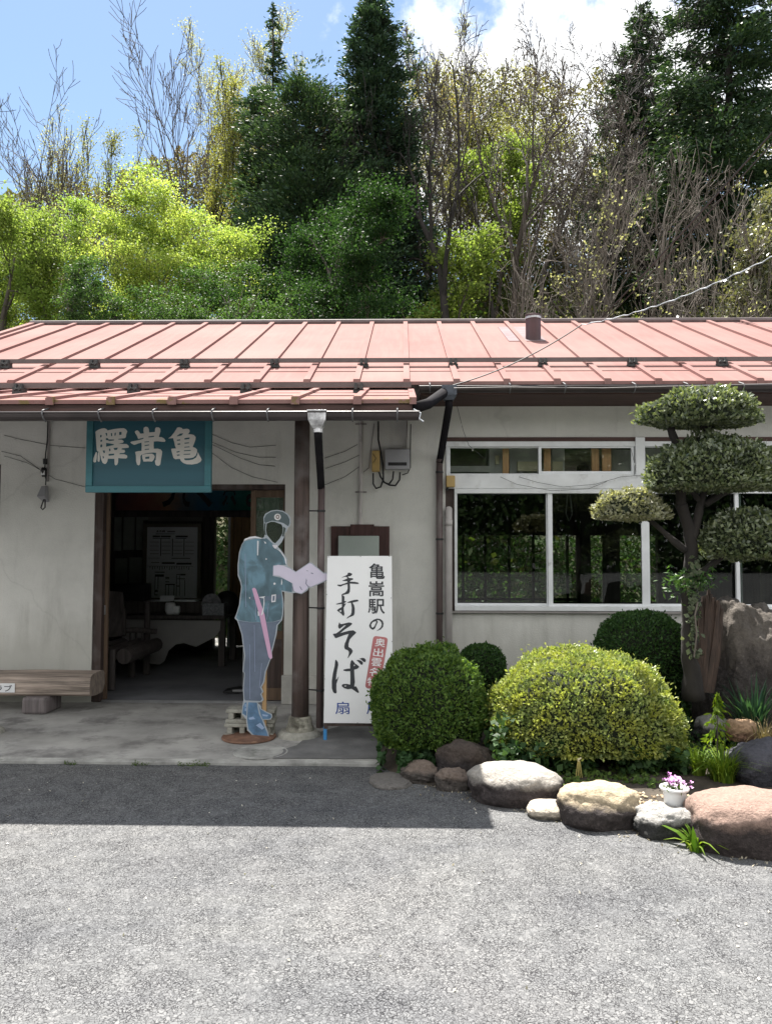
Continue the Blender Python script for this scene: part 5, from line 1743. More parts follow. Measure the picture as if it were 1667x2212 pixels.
P = [cb_.lerp(cc_, i / 20) - Vector((0, 0, .06 * 4 * (i / 20) * (1 - i / 20))) for i in range(21)]
mb = MB(); mb.tube(P, .006, 6); mb.build('bare_cable', M['wire'], sv)
cable('eave_wire', [at(980, 838, 6.66), at(1100, 836, 6.66), at(1300, 838, 6.66), at(1500, 833, 6.66), at(1780, 826, 6.66)], .0035, M['conduit'], 'thin pale wire strung along the shop gutter', 'wire')

# ------------------------------------------------------------------ stones
def stone(name, c, r, seed, m, lab, cat='stone', squash=.9, rough=.26, group=None, rot=0, sub=5, power=2.6):
    import bmesh
    bm = bmesh.new()
    bmesh.ops.create_icosphere(bm, subdivisions=sub, radius=1.0)
    sv_ = Vector((seed * 7.3, seed * 3.1, seed * 1.7))
    for v in bm.verts:
        p = v.co.copy()
        # squarish boulder
        k = (abs(p.x) ** power + abs(p.y) ** power + abs(p.z) ** power) ** (-1 / power)
        p = p * k
        d = 1 + rough * noise.noise(p * 1.1 + sv_) + rough * .45 * noise.noise(p * 2.7 + sv_) + rough * .22 * noise.noise(p * 7 + sv_) + rough * .10 * noise.noise(p * 17 + sv_)
        p = p * d
        if p.z < -.55: p.z = -.55 + (p.z + .55) * .2
        x, y = p.x * r[0], p.y * r[1]
        v.co = (x * math.cos(rot) - y * math.sin(rot), x * math.sin(rot) + y * math.cos(rot), p.z * r[2])
    me = bpy.data.meshes.new(name)
    bm.to_mesh(me); bm.free()
    me.polygons.foreach_set('use_smooth', [True] * len(me.polygons))
    me.materials.append(m)
    o = bpy.data.objects.new(name, me); col.objects.link(o); o.location = c
    return tag(o, lab, cat, group)
SG = 'border stones of the garden bed'
def px_stone(x0, x1, y0, y1, seed, m, lab, ry=.8, name='border_stone', z=AZ, group=SG, **kw):
    """stone whose front foot stands on the ground at y1"""
    g = gr((x0 + x1) / 2, y1, z)
    Y = g.y
    w_ = (x1 - x0) / F * Y
    dep = w_ * .5 * ry
    yc = Y + dep * .75
    ztop = az(y0, yc, (x0 + x1) / 2)
    h = (ztop - z)
    rz_ = h / 1.5
    cz = z + rz_ * .5
    xc = at((x0 + x1) / 2, y1, yc).x
    return stone(name, (xc, yc, cz), (w_ * .5 * (yc / Y), dep, rz_), seed, m, lab, group=group, **kw)
st_grey = stone_mat('weathered_grey_stone', (.38, .355, .32), (.060, .050, .050), .60)
st_cream = stone_mat('cream_topped_stone', (.46, .38, .265), (.062, .052, .050), .62)
st_pink = stone_mat('pinkish_granite', (.32, .225, .185), (.058, .047, .045), .60, 9)
st_dark = stone_mat('dark_mossy_stone', (.075, .06, .052), (.035, .03, .03), .6)
st_white = stone_mat('white_veined_stone', (.40, .39, .37), (.05, .05, .048), .6, 13)
st_plain = stone_mat('plain_grey_stone', (.17, .16, .15), (.10, .095, .09), .4)
st_brown = stone_mat('brown_grey_stone', (.19, .15, .125), (.085, .075, .068), .6)
st_blue = stone_mat('blue_grey_stone', (.085, .085, .10), (.05, .05, .06), .5)
px_stone(866, 952, 1646, 1692, 1, st_brown, 'small brown-grey border stone in front of the low leafy plants', z=AZ)
px_stone(938, 1012, 1660, 1708, 2, st_brown, 'small dark border stone just left of the large rounded boulder')
px_stone(942, 1075, 1598, 1692, 3, st_dark, 'dark brown rock half under the left round bush', ry=.7, power=2.2)
px_stone(1012, 1215, 1648, 1742, 4, st_grey, 'largest rounded border boulder with a pale grey top', ry=.75, power=2.3, rough=.15)
px_stone(1140, 1224, 1732, 1771, 5, stone_mat('tan_flat_stone', (.50, .44, .36), (.20, .18, .15), .35), 'small flat tan stone between the two big boulders', ry=.9, rough=.12)
px_stone(1208, 1372, 1694, 1790, 6, st_cream, 'cream-topped border boulder left of the flower pot', ry=.8, power=2.7, rough=.2)
px_stone(1373, 1500, 1738, 1810, 7, st_white, 'rugged white and grey stone carrying the flower pot', ry=.75, rough=.30)
px_stone(1502, 1740, 1718, 1848, 8, st_pink, 'big pinkish flat-topped boulder at the right edge', ry=.8, power=4.2, rough=.13)
px_stone(798, 892, 1678, 1706, 9, st_plain, 'flat grey stone sunk in the asphalt edge', ry=1.2, rough=.14, z=AZ - .012, group=None, name='flat_stone')
g0 = gr(1640, 1690, .12)
stone('garden_rock', (ax(1650, 4.95, 1640), 4.95, .12), (.22, .2, .16), 21, st_blue, 'blue-grey rock behind the yellow-green grass clump', group=None)
stone('garden_rock', (ax(1600, 5.25, 1575), 5.25, az(1582, 5.25, 1600)), (.095, .08, .085), 22, stone_mat('tan_rock', (.36, .24, .15), (.20, .12, .08), .5), 'small tan rock sitting on the blue-grey rock', group=None)
RKY = 5.95
rk = stone('boulder', (ax(1602, RKY, 1420), RKY, .46), (.335, .32, .66), 31, stone_mat('mossy_boulder', (.13, .115, .10), (.055, .048, .046), .62, 8), 'tall grey lichen-covered boulder standing beside the pruned tree trunk', 'boulder', rough=.25, power=2.4, rot=.2, sub=6)
stone('garden_rock', (ax(1545, 5.7, 1500), 5.7, .16), (.16, .12, .10), 33, st_white, 'low pale rock at the foot of the tall boulder')
px_stone(1640, 1720, 1430, 1530, 35, st_brown, 'brown rock right of the tall boulder at the picture edge', z=.1, group=None, name='garden_rock')

# tan gravel round the pot
rg = np.random.default_rng(3)
n = 2600
gx_ = rg.uniform(ax(1360, 4.4, 1750), ax(1720, 4.5, 1750), n)
gy_ = np.array([border_y(x) for x in gx_]) + .05 + np.abs(rg.normal(0, .17, n))
keep = gy_ < 4.86
gx_, gy_ = gx_[keep], gy_[keep]
gz_ = np.array([garden_z(a, b) for a, b in zip(gx_, gy_)])
octv = np.array([(1, 0, 0), (0, 1, 0), (-1, 0, 0), (0, -1, 0), (0, 0, .7), (0, 0, -.7)], float)
tri = [(0, 1, 4), (1, 2, 4), (2, 3, 4), (3, 0, 4), (1, 0, 5), (2, 1, 5), (3, 2, 5), (0, 3, 5)]
n = len(gx_)
S = rg.uniform(.005, .013, (n, 1, 1))
ang = rg.uniform(0, 6.28, n)
Rz = np.zeros((n, 3, 3)); Rz[:, 0, 0] = np.cos(ang); Rz[:, 0, 1] = -np.sin(ang); Rz[:, 1, 0] = np.sin(ang); Rz[:, 1, 1] = np.cos(ang); Rz[:, 2, 2] = 1
vv = np.einsum('nij,kj->nki', Rz, octv) * S * rg.uniform(.7, 1.3, (n, 1, 3)) + np.stack([gx_, gy_, gz_ + .003], 1)[:, None, :]
V = np.concatenate([vv[:, list(t), :] for t in tri], 0)
gm, t_, p_, o__ = newmat('tan_gravel')
a_ = nd(t_, 'ShaderNodeAttribute', attribute_name='rv')
t_.links.new(ramp(t_, a_.outputs['Fac'], [(0, (.30, .22, .14)), (.5, (.52, .40, .26)), (1, (.62, .54, .42))]), p_.inputs['Base Color'])
p_.inputs['Roughness'].default_value = .9
tag(arr_mesh('gravel', V, 3, gm, None, np.tile(rg.uniform(0, 1, n), 8)), 'tan gravel strewn between the flower pot and the pink boulder', 'gravel', kind='stuff')

# flower pot on its stone
fy = 4.27
fx = ax(1456, fy, 1730)
fz = az(1755, fy, 1456) + .035
fp = thing('flower_pot', 'small white pot of pink flowers on the rugged stone', 'flower pot', (fx, fy, fz))
mb = MB()
mb.lathe((fx, fy, fz), [(.050, -.02), (.056, .03), (.060, .075), (.062, .085), (.074, .088), (.078, .095), (.074, .104), (.064, .104), (.06, .09), (.02, .088)], 28)
mb.build('pot', simple('white_glazed_pot', (.70, .71, .71), .35, var=.05, dirt=(.5, .5, .48), dirt_lo=.6), fp, smooth=True)
rg = np.random.default_rng(11)
n = 90
P = np.stack([rg.normal(0, .034, n), rg.normal(0, .034, n), rg.uniform(.085, .13, n)], 1) + np.array([fx, fy, fz])
leaves('foliage', P, leafmat('pot_leaf', (.03, .06, .012), (.07, .11, .02)), rg, .035, .008, U=np.tile([0, 0, 1.0], (n, 1)), jit=.7, parent=fp)
n = 46
P = np.stack([rg.normal(0, .030, n), rg.normal(0, .026, n), rg.uniform(.12, .155, n)], 1) + np.array([fx, fy, fz])
fl = []
for p in P:
    for k in range(5):
        a = 2 * math.pi * k / 5 + p[0] * 50
        c0 = p + np.array([math.cos(a) * .009, math.sin(a) * .006, .004 * math.sin(a)])
        u = np.array([math.cos(a), math.sin(a) * .7, .3]) * .008
        w_ = np.array([-math.sin(a), math.cos(a) * .7, .35]) * .006
        fl.append([c0 - u, c0 + w_, c0 + u, c0 - w_])
fm, t_, p_, o__ = newmat('pink_petal')
a_ = nd(t_, 'ShaderNodeAttribute', attribute_name='rv')
t_.links.new(ramp(t_, a_.outputs['Fac'], [(0, (.46, .16, .46)), (1, (.66, .36, .66))]), p_.inputs['Base Color'])
arr_mesh('blossom', np.array(fl), 4, fm, fp, rg.uniform(0, 1, len(fl)))

# ------------------------------------------------------------------ clipped bushes
LM = {
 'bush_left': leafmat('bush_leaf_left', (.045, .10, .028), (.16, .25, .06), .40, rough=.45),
 'bush_big': leafmat('bush_leaf_lit', (.055, .095, .03), (.36, .42, .15), .30, (1.3, 1.4, .7), rough=.42, spec=.4, patch=(.38, .40, .08), pscale=9.0),  # leaf tones stretched to carry sunlit top and shaded side
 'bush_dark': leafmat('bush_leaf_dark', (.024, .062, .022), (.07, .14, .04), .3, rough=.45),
 'holly': leafmat('holly_leaf', (.04, .065, .03), (.22, .26, .14), .25, rough=.34, spec=1.0),  # pale end of the leaf tones stands in for glossy highlights
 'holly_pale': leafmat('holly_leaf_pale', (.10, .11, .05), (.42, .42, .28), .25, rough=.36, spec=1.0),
}
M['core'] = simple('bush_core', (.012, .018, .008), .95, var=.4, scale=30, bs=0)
def bush(name, c, r, n, m, lab, cat, size, seed, flatb=.35, parent=None, part='foliage', lump=.10, group=None, pw=2.3, fuzz=.05):
    """clipped dome: leaves in a shell round a dark twiggy core; r = half sizes, c = centre"""
    rg = np.random.default_rng(seed)
    d = unit(rg.normal(size=(n, 3)))
    d = d / ((np.hypot(d[:, 0], d[:, 1]) ** pw + np.abs(d[:, 2]) ** pw) ** (1 / pw))[:, None]
    d[:, 2] = np.where(d[:, 2] < -flatb, -flatb + (d[:, 2] + flatb) * .15, d[:, 2])
    lum = np.array([noise.noise(Vector(q) * 2.2 + Vector((seed, 0, 0))) + .5 * noise.noise(Vector(q) * 6 + Vector((0, seed, 0))) for q in d])
    k = (1 + lump * lum) * (1 - np.abs(rg.normal(0, fuzz, n)) + .02) * np.where(rg.uniform(size=n) < .05, 1 + rg.uniform(0, .09, n), 1)
    P = np.array(c) + d * k[:, None] * np.array(r)
    nr = unit(d / np.array(r))
    if parent is None:
        o = thing(name, lab, cat, (c[0], c[1], c[2] - r[2] * flatb), group)
    else:
        o = parent
    up = nr + np.array([0, 0, .35])
    f = leaves(part, P, m, rg, size, size * .5, U=up, Nrm=nr, jit=.85, parent=o)
    mb = MB()
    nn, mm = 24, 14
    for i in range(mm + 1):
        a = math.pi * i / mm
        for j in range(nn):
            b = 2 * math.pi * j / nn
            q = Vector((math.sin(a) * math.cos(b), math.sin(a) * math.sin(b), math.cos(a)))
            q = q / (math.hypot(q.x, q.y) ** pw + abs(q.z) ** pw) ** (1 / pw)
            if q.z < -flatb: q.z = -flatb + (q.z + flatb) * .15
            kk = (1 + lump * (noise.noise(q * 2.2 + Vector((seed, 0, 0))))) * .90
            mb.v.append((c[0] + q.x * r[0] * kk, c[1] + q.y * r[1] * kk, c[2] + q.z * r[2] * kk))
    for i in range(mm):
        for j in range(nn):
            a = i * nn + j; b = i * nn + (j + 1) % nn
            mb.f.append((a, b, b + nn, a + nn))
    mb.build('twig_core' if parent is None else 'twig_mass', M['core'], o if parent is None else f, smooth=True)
    return o, f
def pbush(name, x0, x1, y0, y1, Y, n, m, lab, size, seed, flatb=.6, ry=1.0, **kw):
    X0, X1 = ax(x0, Y, (y0 + y1) / 2), ax(x1, Y, (y0 + y1) / 2)
    rx_ = (X1 - X0) / 2
    zt, zb = az(y0, Y, (x0 + x1) / 2), az(y1, Y - .8 * rx_ * ry, (x0 + x1) / 2)
    rz_ = (zt - zb) / (1 + flatb)
    return bush(name, ((X0 + X1) / 2, Y, zt - rz_), (rx_, rx_ * ry, rz_), n, m, lab, 'bush', size, seed, flatb, **kw)
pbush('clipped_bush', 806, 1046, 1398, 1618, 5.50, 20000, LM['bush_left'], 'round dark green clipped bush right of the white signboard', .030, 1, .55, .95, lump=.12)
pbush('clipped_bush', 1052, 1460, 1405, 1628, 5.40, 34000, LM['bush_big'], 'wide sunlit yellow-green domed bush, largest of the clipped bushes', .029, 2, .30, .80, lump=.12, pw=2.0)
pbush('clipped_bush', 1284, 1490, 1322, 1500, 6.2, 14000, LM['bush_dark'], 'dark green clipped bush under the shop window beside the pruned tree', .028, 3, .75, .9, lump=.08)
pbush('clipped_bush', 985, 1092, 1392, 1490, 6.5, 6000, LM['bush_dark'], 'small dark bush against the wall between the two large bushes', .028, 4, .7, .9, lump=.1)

# cloud-pruned tree
TYY = 5.62
pt = thing('pruned_tree', 'cloud-pruned evergreen tree with separate leafy pads before the shop windows', 'tree', (ax(1492, TYY, 1500), TYY, .1))
mb = MB()
def tp(x, y, dy=0): return at(x, y, TYY + dy)
def limb(pts, r):
    P = []
    R_ = []
    for i in range(len(pts) - 1):
        for k in range(5):
            t = k / 5
            q = pts[i].lerp(pts[i + 1], t)
            s = noise.noise(q * 7) * r[i] * .5
            P.append(q + Vector((s, s * .6, 0)))
            R_.append(.84 * (r[i] * (1 - t) + r[i + 1] * t) * (1 + .35 * noise.noise(q * 11)))
    P.append(pts[-1]); R_.append(r[-1])
    mb.tube(P, R_, 10)
limb([tp(1496, 1510), tp(1488, 1420), tp(1486, 1330), tp(1490, 1240), tp(1492, 1180), tp(1480, 1130), tp(1470, 1090)], [.085, .07, .066, .06, .058, .05, .045])
limb([tp(1470, 1095), tp(1468, 1040), tp(1460, 960), tp(1448, 925)], [.045, .04, .034, .028])
limb([tp(1488, 1170), tp(1510, 1110), tp(1520, 1060), tp(1516, 1000)], [.05, .036, .03, .024])
limb([tp(1516, 1085), tp(1490, 1060), tp(1478, 1040)], [.03, .024, .018])
limb([tp(1512, 1000), tp(1520, 960), tp(1530, 925), tp(1535, 905)], [.03, .03, .028, .022])
limb([tp(1528, 940), tp(1515, 920), tp(1508, 905)], [.022, .02, .016])
limb([tp(1480, 1190), tp(1450, 1165), tp(1410, 1130), tp(1380, 1108)], [.036, .026, .02, .016])
limb([tp(1495, 1250), tp(1520, 1235), tp(1560, 1200), tp(1600, 1180)], [.045, .034, .026, .02])
limb([tp(1525, 1090), tp(1560, 1065), tp(1610, 1050), tp(1650, 1040)], [.03, .025, .02, .015])
mb.build('trunk', M['bark_dark'], pt, smooth=True)
mb = MB()
for k in range(14):
    x = 1506 + k * 4.0
    y0 = 1272 + abs(k - 6) * 5 + (k * 37 % 11)
    q0, q1 = tp(1497 + k * 2.6, 1495, .06 - .01 * (k % 4)), tp(x, y0, .1 - .012 * (k % 3))
    mb.tube([q0, q0.lerp(q1, .5) + Vector((.01 * (k % 2), 0, 0)), q1], [.034, .03, .012], 6)
mb.build('split_stub', wood('rotten_brown_wood', (.045, .028, .02), 'Z', var=.7, scale=14), pt)
mb = MB()
rr = random.Random(4)
q = tp(1498, 1390, -.09)
P = [tp(1506, 1300, -.085), tp(1500, 1330, -.09), tp(1504, 1370, -.095), tp(1498, 1420, -.10)]
mb.tube(P, .006, 5)
mb.build('ivy_stem', M['bark_pale'], pt)
rg = np.random.default_rng(8)
n = 160
tt = rg.uniform(0, 1, n)
P = np.array([tuple(tp(1498 + 8 * rg.normal(), 1200 + 220 * a, -.075)) for a in tt])
leaves('ivy', P, leafmat('ivy_leaf', (.05, .07, .04), (.16, .19, .12), .2), rg, .04, .035, Nrm=np.tile([0, -1.0, .3], (n, 1)), jit=.6, parent=pt)
n = 420
P = np.array([tuple(tp(1490 + 26 * rg.normal(), 1255 + 14 * rg.normal(), -.03 + .05 * rg.normal())) for a in range(n)])
leaves('sprout', P, LM['bush_dark'], rg, .05, .015, jit=1, parent=pt)
def pad(x0, x1, y0, y1, n, m, seed, flatb=.35, ry=.8, dy=0, size=.040):
    Y = TYY + dy
    X0, X1 = ax(x0, Y, y1), ax(x1, Y, y1)
    zt, zb = az(y0, Y, (x0 + x1) / 2), az(y1, Y, (x0 + x1) / 2)
    rz_ = (zt - zb) / (1 + flatb)
    rx_ = (X1 - X0) / 2 * .93
    bush('x', ((X0 + X1) / 2, Y, zt - rz_), (rx_, rx_ * ry, rz_), n, m, '', '', size, seed, flatb, parent=pt, part='leaf_pad', lump=.24, pw=2.1, fuzz=.10)
pad(1380, 1648, 840, 912, 7500, LM['holly'], 11, .12, .6)
pad(1392, 1700, 942, 1050, 13000, LM['holly'], 12, .18, .6, -.03)
pad(1278, 1443, 1056, 1116, 3400, LM['holly_pale'], 14, .12, .6, -.1, .040)
pad(1508, 1730, 1100, 1200, 7000, LM['holly'], 15, .35, .65, -.02)

# low plants
def blades(name, c, n, L, spread, m, seed, lab, cat, droop=.5, width=.012, group=None):
    rg = np.random.default_rng(seed)
    quads, rv = [], []
    for i in range(n):
        a = rg.uniform(0, 2 * math.pi)
        base = np.array(c) + np.array([math.cos(a), math.sin(a), 0]) * rg.uniform(0, spread * .35)
        out = np.array([math.cos(a + rg.normal(0, .5)), math.sin(a + rg.normal(0, .5)), 0])
        l = L * rg.uniform(.55, 1.15)
        tilt = rg.uniform(.05, .9) * spread / max(L, .01) * 1.6
        side = np.array([-out[1], out[0], 0]) * width * .5 * rg.uniform(.7, 1.2)
        pts = []
        for k in range(5):
            t = k / 4
            pts.append(base + np.array([0, 0, 1]) * l * (t - droop * tilt * t * t * t) + out * l * tilt * t * t)
        v_ = rg.uniform()
        for k in range(4):
            w0, w1 = 1 - (k / 4) ** 2, 1 - ((k + 1) / 4) ** 2
            quads.append([pts[k] - side * w0, pts[k] + side * w0, pts[k + 1] + side * max(w1, .05), pts[k + 1] - side * max(w1, .05)])
            rv.append(v_)
    o = arr_mesh(name, np.array(quads), 4, m, None, np.array(rv))
    return tag(o, lab, cat, group)
g_yellow = leafmat('grass_blade_yellow', (.06, .13, .012), (.19, .26, .03), .4)  # yellow-green blade colour
g_dark = leafmat('iris_blade', (.015, .045, .028), (.04, .09, .05), .3)
g_dry = leafmat('dry_blade', (.16, .12, .06), (.34, .28, .16), .3)
def gp(x, y, z=None):
    p = gr(x, y, .0)
    return (p.x, p.y, garden_z(p.x, p.y) if z is None else z)
blades('grass_clump', gp(1560, 1702), 260, .26, .20, g_yellow, 1, 'sunlit yellow-green clump of narrow grass behind the pink boulder', 'grass clump', width=.010)
blades('grass_clump', gp(1510, 1690), 130, .20, .14, g_yellow, 2, 'smaller yellow-green grass clump left of the sunlit one', 'grass clump', width=.010)
blades('iris_clump', (ax(1625, 5.45, 1560), 5.45, .14), 120, .44, .22, g_dark, 3, 'tall dark green iris-like blades in front of the tall boulder', 'iris clump', .3, .022)
blades('dry_grass', (ax(1650, 5.2, 1600), 5.2, .2), 150, .22, .25, g_dry, 4, 'brownish dry grass hanging over the blue-grey rock', 'dry grass', .9, .006)
blades('weed', gp(1502, 1822, AZ), 26, .13, .14, g_yellow, 5, 'bright little weed at the foot of the flower pot stone', 'weed', .5, .03)
mb = MB()
q = Vector(gp(1250, 1700))
wl = thing('withered_stalk', 'bundle of pale yellow withered stalks behind the cream-topped boulder', 'stalks', tuple(q))
for k in range(4):
    mb.tube([q + Vector((-.02 + .013 * k, 0, 0)), q + Vector((-.012 + .008 * k, 0, .06)), q + Vector((.004 * (k - 1.5), 0, .105))], .0025, 5)
mb.build('stalk', simple('straw', (.42, .36, .12), .8), wl)
mb = MB(); mb.tube([q + Vector((.0, 0, .10)), q + Vector((-.004, 0, .112)), q + Vector((.016, 0, .122))], [.006, .009, .004], 8)
mb.build('tip', simple('straw_tip', (.6, .55, .35), .8), wl)
# sapling
q = Vector((ax(1546, 5.2, 1600), 5.2, az(1640, 5.2, 1546)))
sp_ = thing('sapling', 'thin upright sapling with bright green drooping leaves beside the tan rock', 'sapling', tuple(q))
mb = MB(); mb.tube([q, q + Vector((.01, 0, .2)), q + Vector((.015, 0, .42))], [.006, .004, .002], 5); mb.build('stem', M['bark'], sp_)
rg = np.random.default_rng(6); n = 170
tt = rg.uniform(.1, 1, n)
P = np.stack([q.x + .015 * tt + rg.normal(0, .055, n) * (1.15 - tt), q.y + rg.normal(0, .05, n) * (1.15 - tt), q.z + .42 * tt], 1)
leaves('foliage', P, g_yellow, rg, .05, .018, U=np.stack([P[:, 0] - q.x, P[:, 1] - q.y, -.05 + 0 * tt], 1) * 8, jit=.6, parent=sp_)
def carpet(name, pts, n, h, size, m, seed, lab, cat, dome=0, wid=.8, stuff=True):
    """low leafy plants over a ground polygon given by picture corners (x0,x1,y0,y1)"""
    rg = np.random.default_rng(seed)
    x0, x1, y0, y1 = pts
    Q = []
    a0, a1 = gr((x0 + x1) / 2, y1, AZ).y, gr((x0 + x1) / 2, y0, AZ).y
    for i in range(n):
        y = rg.uniform(a0, a1)
        x = rg.uniform(ax(x0, y, y1), ax(x1, y, y1))
        if noise.noise((x * 5, y * 5, seed)) < -.18: continue
        hh = h * (.6 + .8 * noise.noise((x * 4, y * 4, seed + 3)))
        Q.append((x, y, garden_z(x, y) + rg.uniform(0, 1) * max(hh, .01)))
    Q = np.array(Q)
    o = leaves(name, Q, m, rg, size, size * wid, U=None, Nrm=np.tile([0, -.5, 1.0], (len(Q), 1)), jit=.8)
    return tag(o, lab, cat, kind='stuff' if stuff else None)
lv1 = leafmat('low_leaf', (.025, .06, .022), (.06, .12, .05), .3)
lv2 = leafmat('ground_leaf', (.016, .042, .016), (.05, .10, .03), .3)
carpet('leafy_plant', (816, 955, 1615, 1682), 2600, .17, .05, lv1, 1, 'low leafy plants spilling out below the left round bush', 'plants', stuff=False)
carpet('ground_cover', (1050, 1490, 1540, 1706), 15000, .30, .05, lv2, 2, 'dark leafy ground cover under the wide bush', 'ground cover')
carpet('ground_cover', (1440, 1680, 1560, 1690), 3200, .12, .04, lv2, 3, 'leafy ground cover round the grass clumps at right', 'ground cover')
carpet('weed_strip', (1200, 1420, 1660, 1730), 1400, .05, .03, leafmat('weed_leaf', (.04, .08, .02), (.11, .17, .04), .35), 4, 'small weeds between the bush and the border boulders', 'weeds')
carpet('back_ground_cover', (1080, 1700, 1480, 1560), 3500, .14, .045, lv2, 5, 'dark ground cover behind the wide bush', 'ground cover')
# moss along the kerb
rg = np.random.default_rng(9)
n = 700
xs2 = rg.uniform(ax(150, EDGE), ax(560, EDGE), n)
kk = np.array([noise.noise((x * 3.1, 0, 5)) > .05 for x in xs2])
xs2 = xs2[kk]; n = len(xs2)
P = np.stack([xs2, EDGE + .0 - np.abs(rg.normal(0, .012, n)), AZ + np.abs(rg.normal(0, .012, n))], 1)
tag(leaves('moss', P, leafmat('moss_leaf', (.05, .09, .02), (.10, .15, .04), .2), rg, .016, .008), 'thin line of moss along the porch edge', 'moss', kind='stuff')
rg = np.random.default_rng(12)
n = 150
P = np.stack([rg.uniform(-3.2, 2.0, n), rg.uniform(2.3, 5.3, n), np.full(n, AZ + .004)], 1)
tag(leaves('forecourt_litter', P, leafmat('forecourt_bits', (.20, .18, .12), (.62, .60, .55), .1), rg, .016, .010, Nrm=np.tile([0, 0, 1.0], (n, 1)), jit=.3), 'pale dry bits scattered over the forecourt', 'leaf litter', kind='stuff')
# leaf litter and chips on the asphalt by the stones
rg = np.random.default_rng(10)
n = 260
xs2 = rg.uniform(ax(860, 4.9), ax(1660, 4.2), n)
ys2 = np.array([border_y(x) for x in xs2]) - np.abs(rg.normal(0, .09, n)) + .02
P = np.stack([xs2, ys2, np.full(n, AZ + .004)], 1)
tag(leaves('leaf_litter', P, leafmat('litter', (.12, .10, .06), (.42, .38, .30), .1), rg, .02, .010, Nrm=np.tile([0, 0, 1.0], (n, 1)), jit=.3), 'dry leaf bits lying along the stone border', 'leaf litter', kind='stuff')

# ------------------------------------------------------------------ trees on the slope
def skeleton(rng, base, height, r0, lean=(0, 0), levels=4, first=.3, kids=(5, 5, 4, 3), ang=(35, 40, 42, 45), ratio=.62, wob=.16, up=.12, nseg=(9, 6, 5, 4)):
    """branch polylines [(points, radii, level)] of a broad-leaved tree"""
    out = []
    def grow(p, d, L, r, lev):
        n = nseg[min(lev, len(nseg) - 1)]
        pts, rad = [p.copy()], [r]
        d = d.copy()
        for i in range(n):
            d = d + Vector((rng.normal(0, wob), rng.normal(0, wob), rng.normal(0, wob * .6) + up * (0.5 if lev == 0 else 1)))
            d.normalize()
            p = p + d * (L / n)
            pts.append(p.copy())
            rad.append(max(r * (1 - .78 * (i + 1) / n), .004))
        out.append((pts, rad, lev))
        if lev + 1 >= levels: return
        k = kids[min(lev, len(kids) - 1)]
        for j in range(k):
            t = (first if lev == 0 else .25) + (1 - (first if lev == 0 else .25)) * (j + rng.uniform(.1, .9)) / k
            f = t * n
            i = min(int(f), n - 1)
            q = pts[i].lerp(pts[i + 1], f - i)
            tang = (pts[i + 1] - pts[i]).normalized()
            a = math.radians(ang[min(lev, len(ang) - 1)] * rng.uniform(.6, 1.3))
            perp = tang.orthogonal().normalized()
            perp = Matrix.Rotation(rng.uniform(0, 6.283), 3, tang) @ perp
            nd_ = tang * math.cos(a) + perp * math.sin(a)
            rr_ = rad[i] * .62
            grow(q, nd_, L * ratio * rng.uniform(.7, 1.15) * (1.15 - .45 * t), rr_, lev + 1)
    grow(Vector(base), Vector((lean[0], lean[1], 1)).normalized(), height, r0, 0)
    return out

def wood_mesh(name, sk, m, parent, kmin=3):
    mb = MB()
    for pts, rad, lev in sk:
        mb.tube(pts, rad, 7 if lev == 0 else (5 if lev == 1 else kmin), cap=lev == 0)
    return mb.build(name, m, parent, smooth=True)

def tips(sk, minlev):
    return [p for pts, rad, lev in sk if lev >= minlev for p in pts[1:]]

def trunk_at(x, y, Y):
    """ground point of a tree whose stem passes picture column x"""
    X = at(x, y, Y).x
    return Vector((X, Y, hill(X, Y) - .1))

def broadleaf(lab, x, ytop, Y, seed, lmat, nleaf, size=.10, spread=.35, flat=.6, lean=(0, 0), levels=4, kids=(7, 5, 4, 3), ang=(48, 45, 45, 45), bark='bark', r0=.14, group=None, first=.25, ratio=.6, cat='tree', minlev=2, name='broadleaf_tree', wob=.16, nrm=None, up=.12, hw=None, per=190, pct=100):
    rng = np.random.default_rng(seed)
    b = trunk_at(x, 650, Y)
    H = at(x, ytop, Y).z - b.z
    o = thing(name, lab, cat, tuple(b), group)
    sk = skeleton(rng, b, H * .9, r0, lean, levels, first, kids, ang, ratio, wob, up)
    A = np.array([tuple(p - b) for pts, r_, l_ in sk for p in pts])
    sx_ = None
    if hw:
        sx_ = (hw / F * Y) / np.percentile(np.abs(A[:, 0] - np.median(A[:, 0])), 97)
    tgt = (at(x, ytop, Y).z - HC) / Y
    lo_, hi_ = .05, 2.0
    for _ in range(30):
        s_ = (lo_ + hi_) / 2
        w_ = sx_ or s_
        if np.percentile((b.z + A[:, 2] * s_ - HC) / (b.y + A[:, 1] * w_), pct) > tgt: hi_ = s_
        else: lo_ = s_
    w_ = sx_ or s_
    sk = [([b + Vector(((p.x - b.x) * w_, (p.y - b.y) * w_, (p.z - b.z) * s_)) for p in pts], [max(q * max(s_, .75), .00038 * Y) for q in r_], l_) for pts, r_, l_ in sk]
    wood_mesh('trunk', sk, M[bark], o)
    if nleaf:
        T_ = np.array([tuple(p) for p in tips(sk, minlev)])
        nc = max(30, nleaf // (per if nrm or nleaf > 20000 else 14))
        C_ = T_[rng.integers(0, len(T_), nc)]
        idx = rng.integers(0, nc, nleaf)
        cs_ = rng.uniform(.5, 1.4, (nc, 1))[idx]
        P = C_[idx] + rng.normal(0, 1, (nleaf, 3)) * cs_ * np.array([spread, spread, spread * flat]) * .85
        leaves('crown', P, lmat, rng, size, size * .62, Nrm=None if nrm is None else np.tile(nrm, (nleaf, 1)), jit=.9, parent=o)
    return o

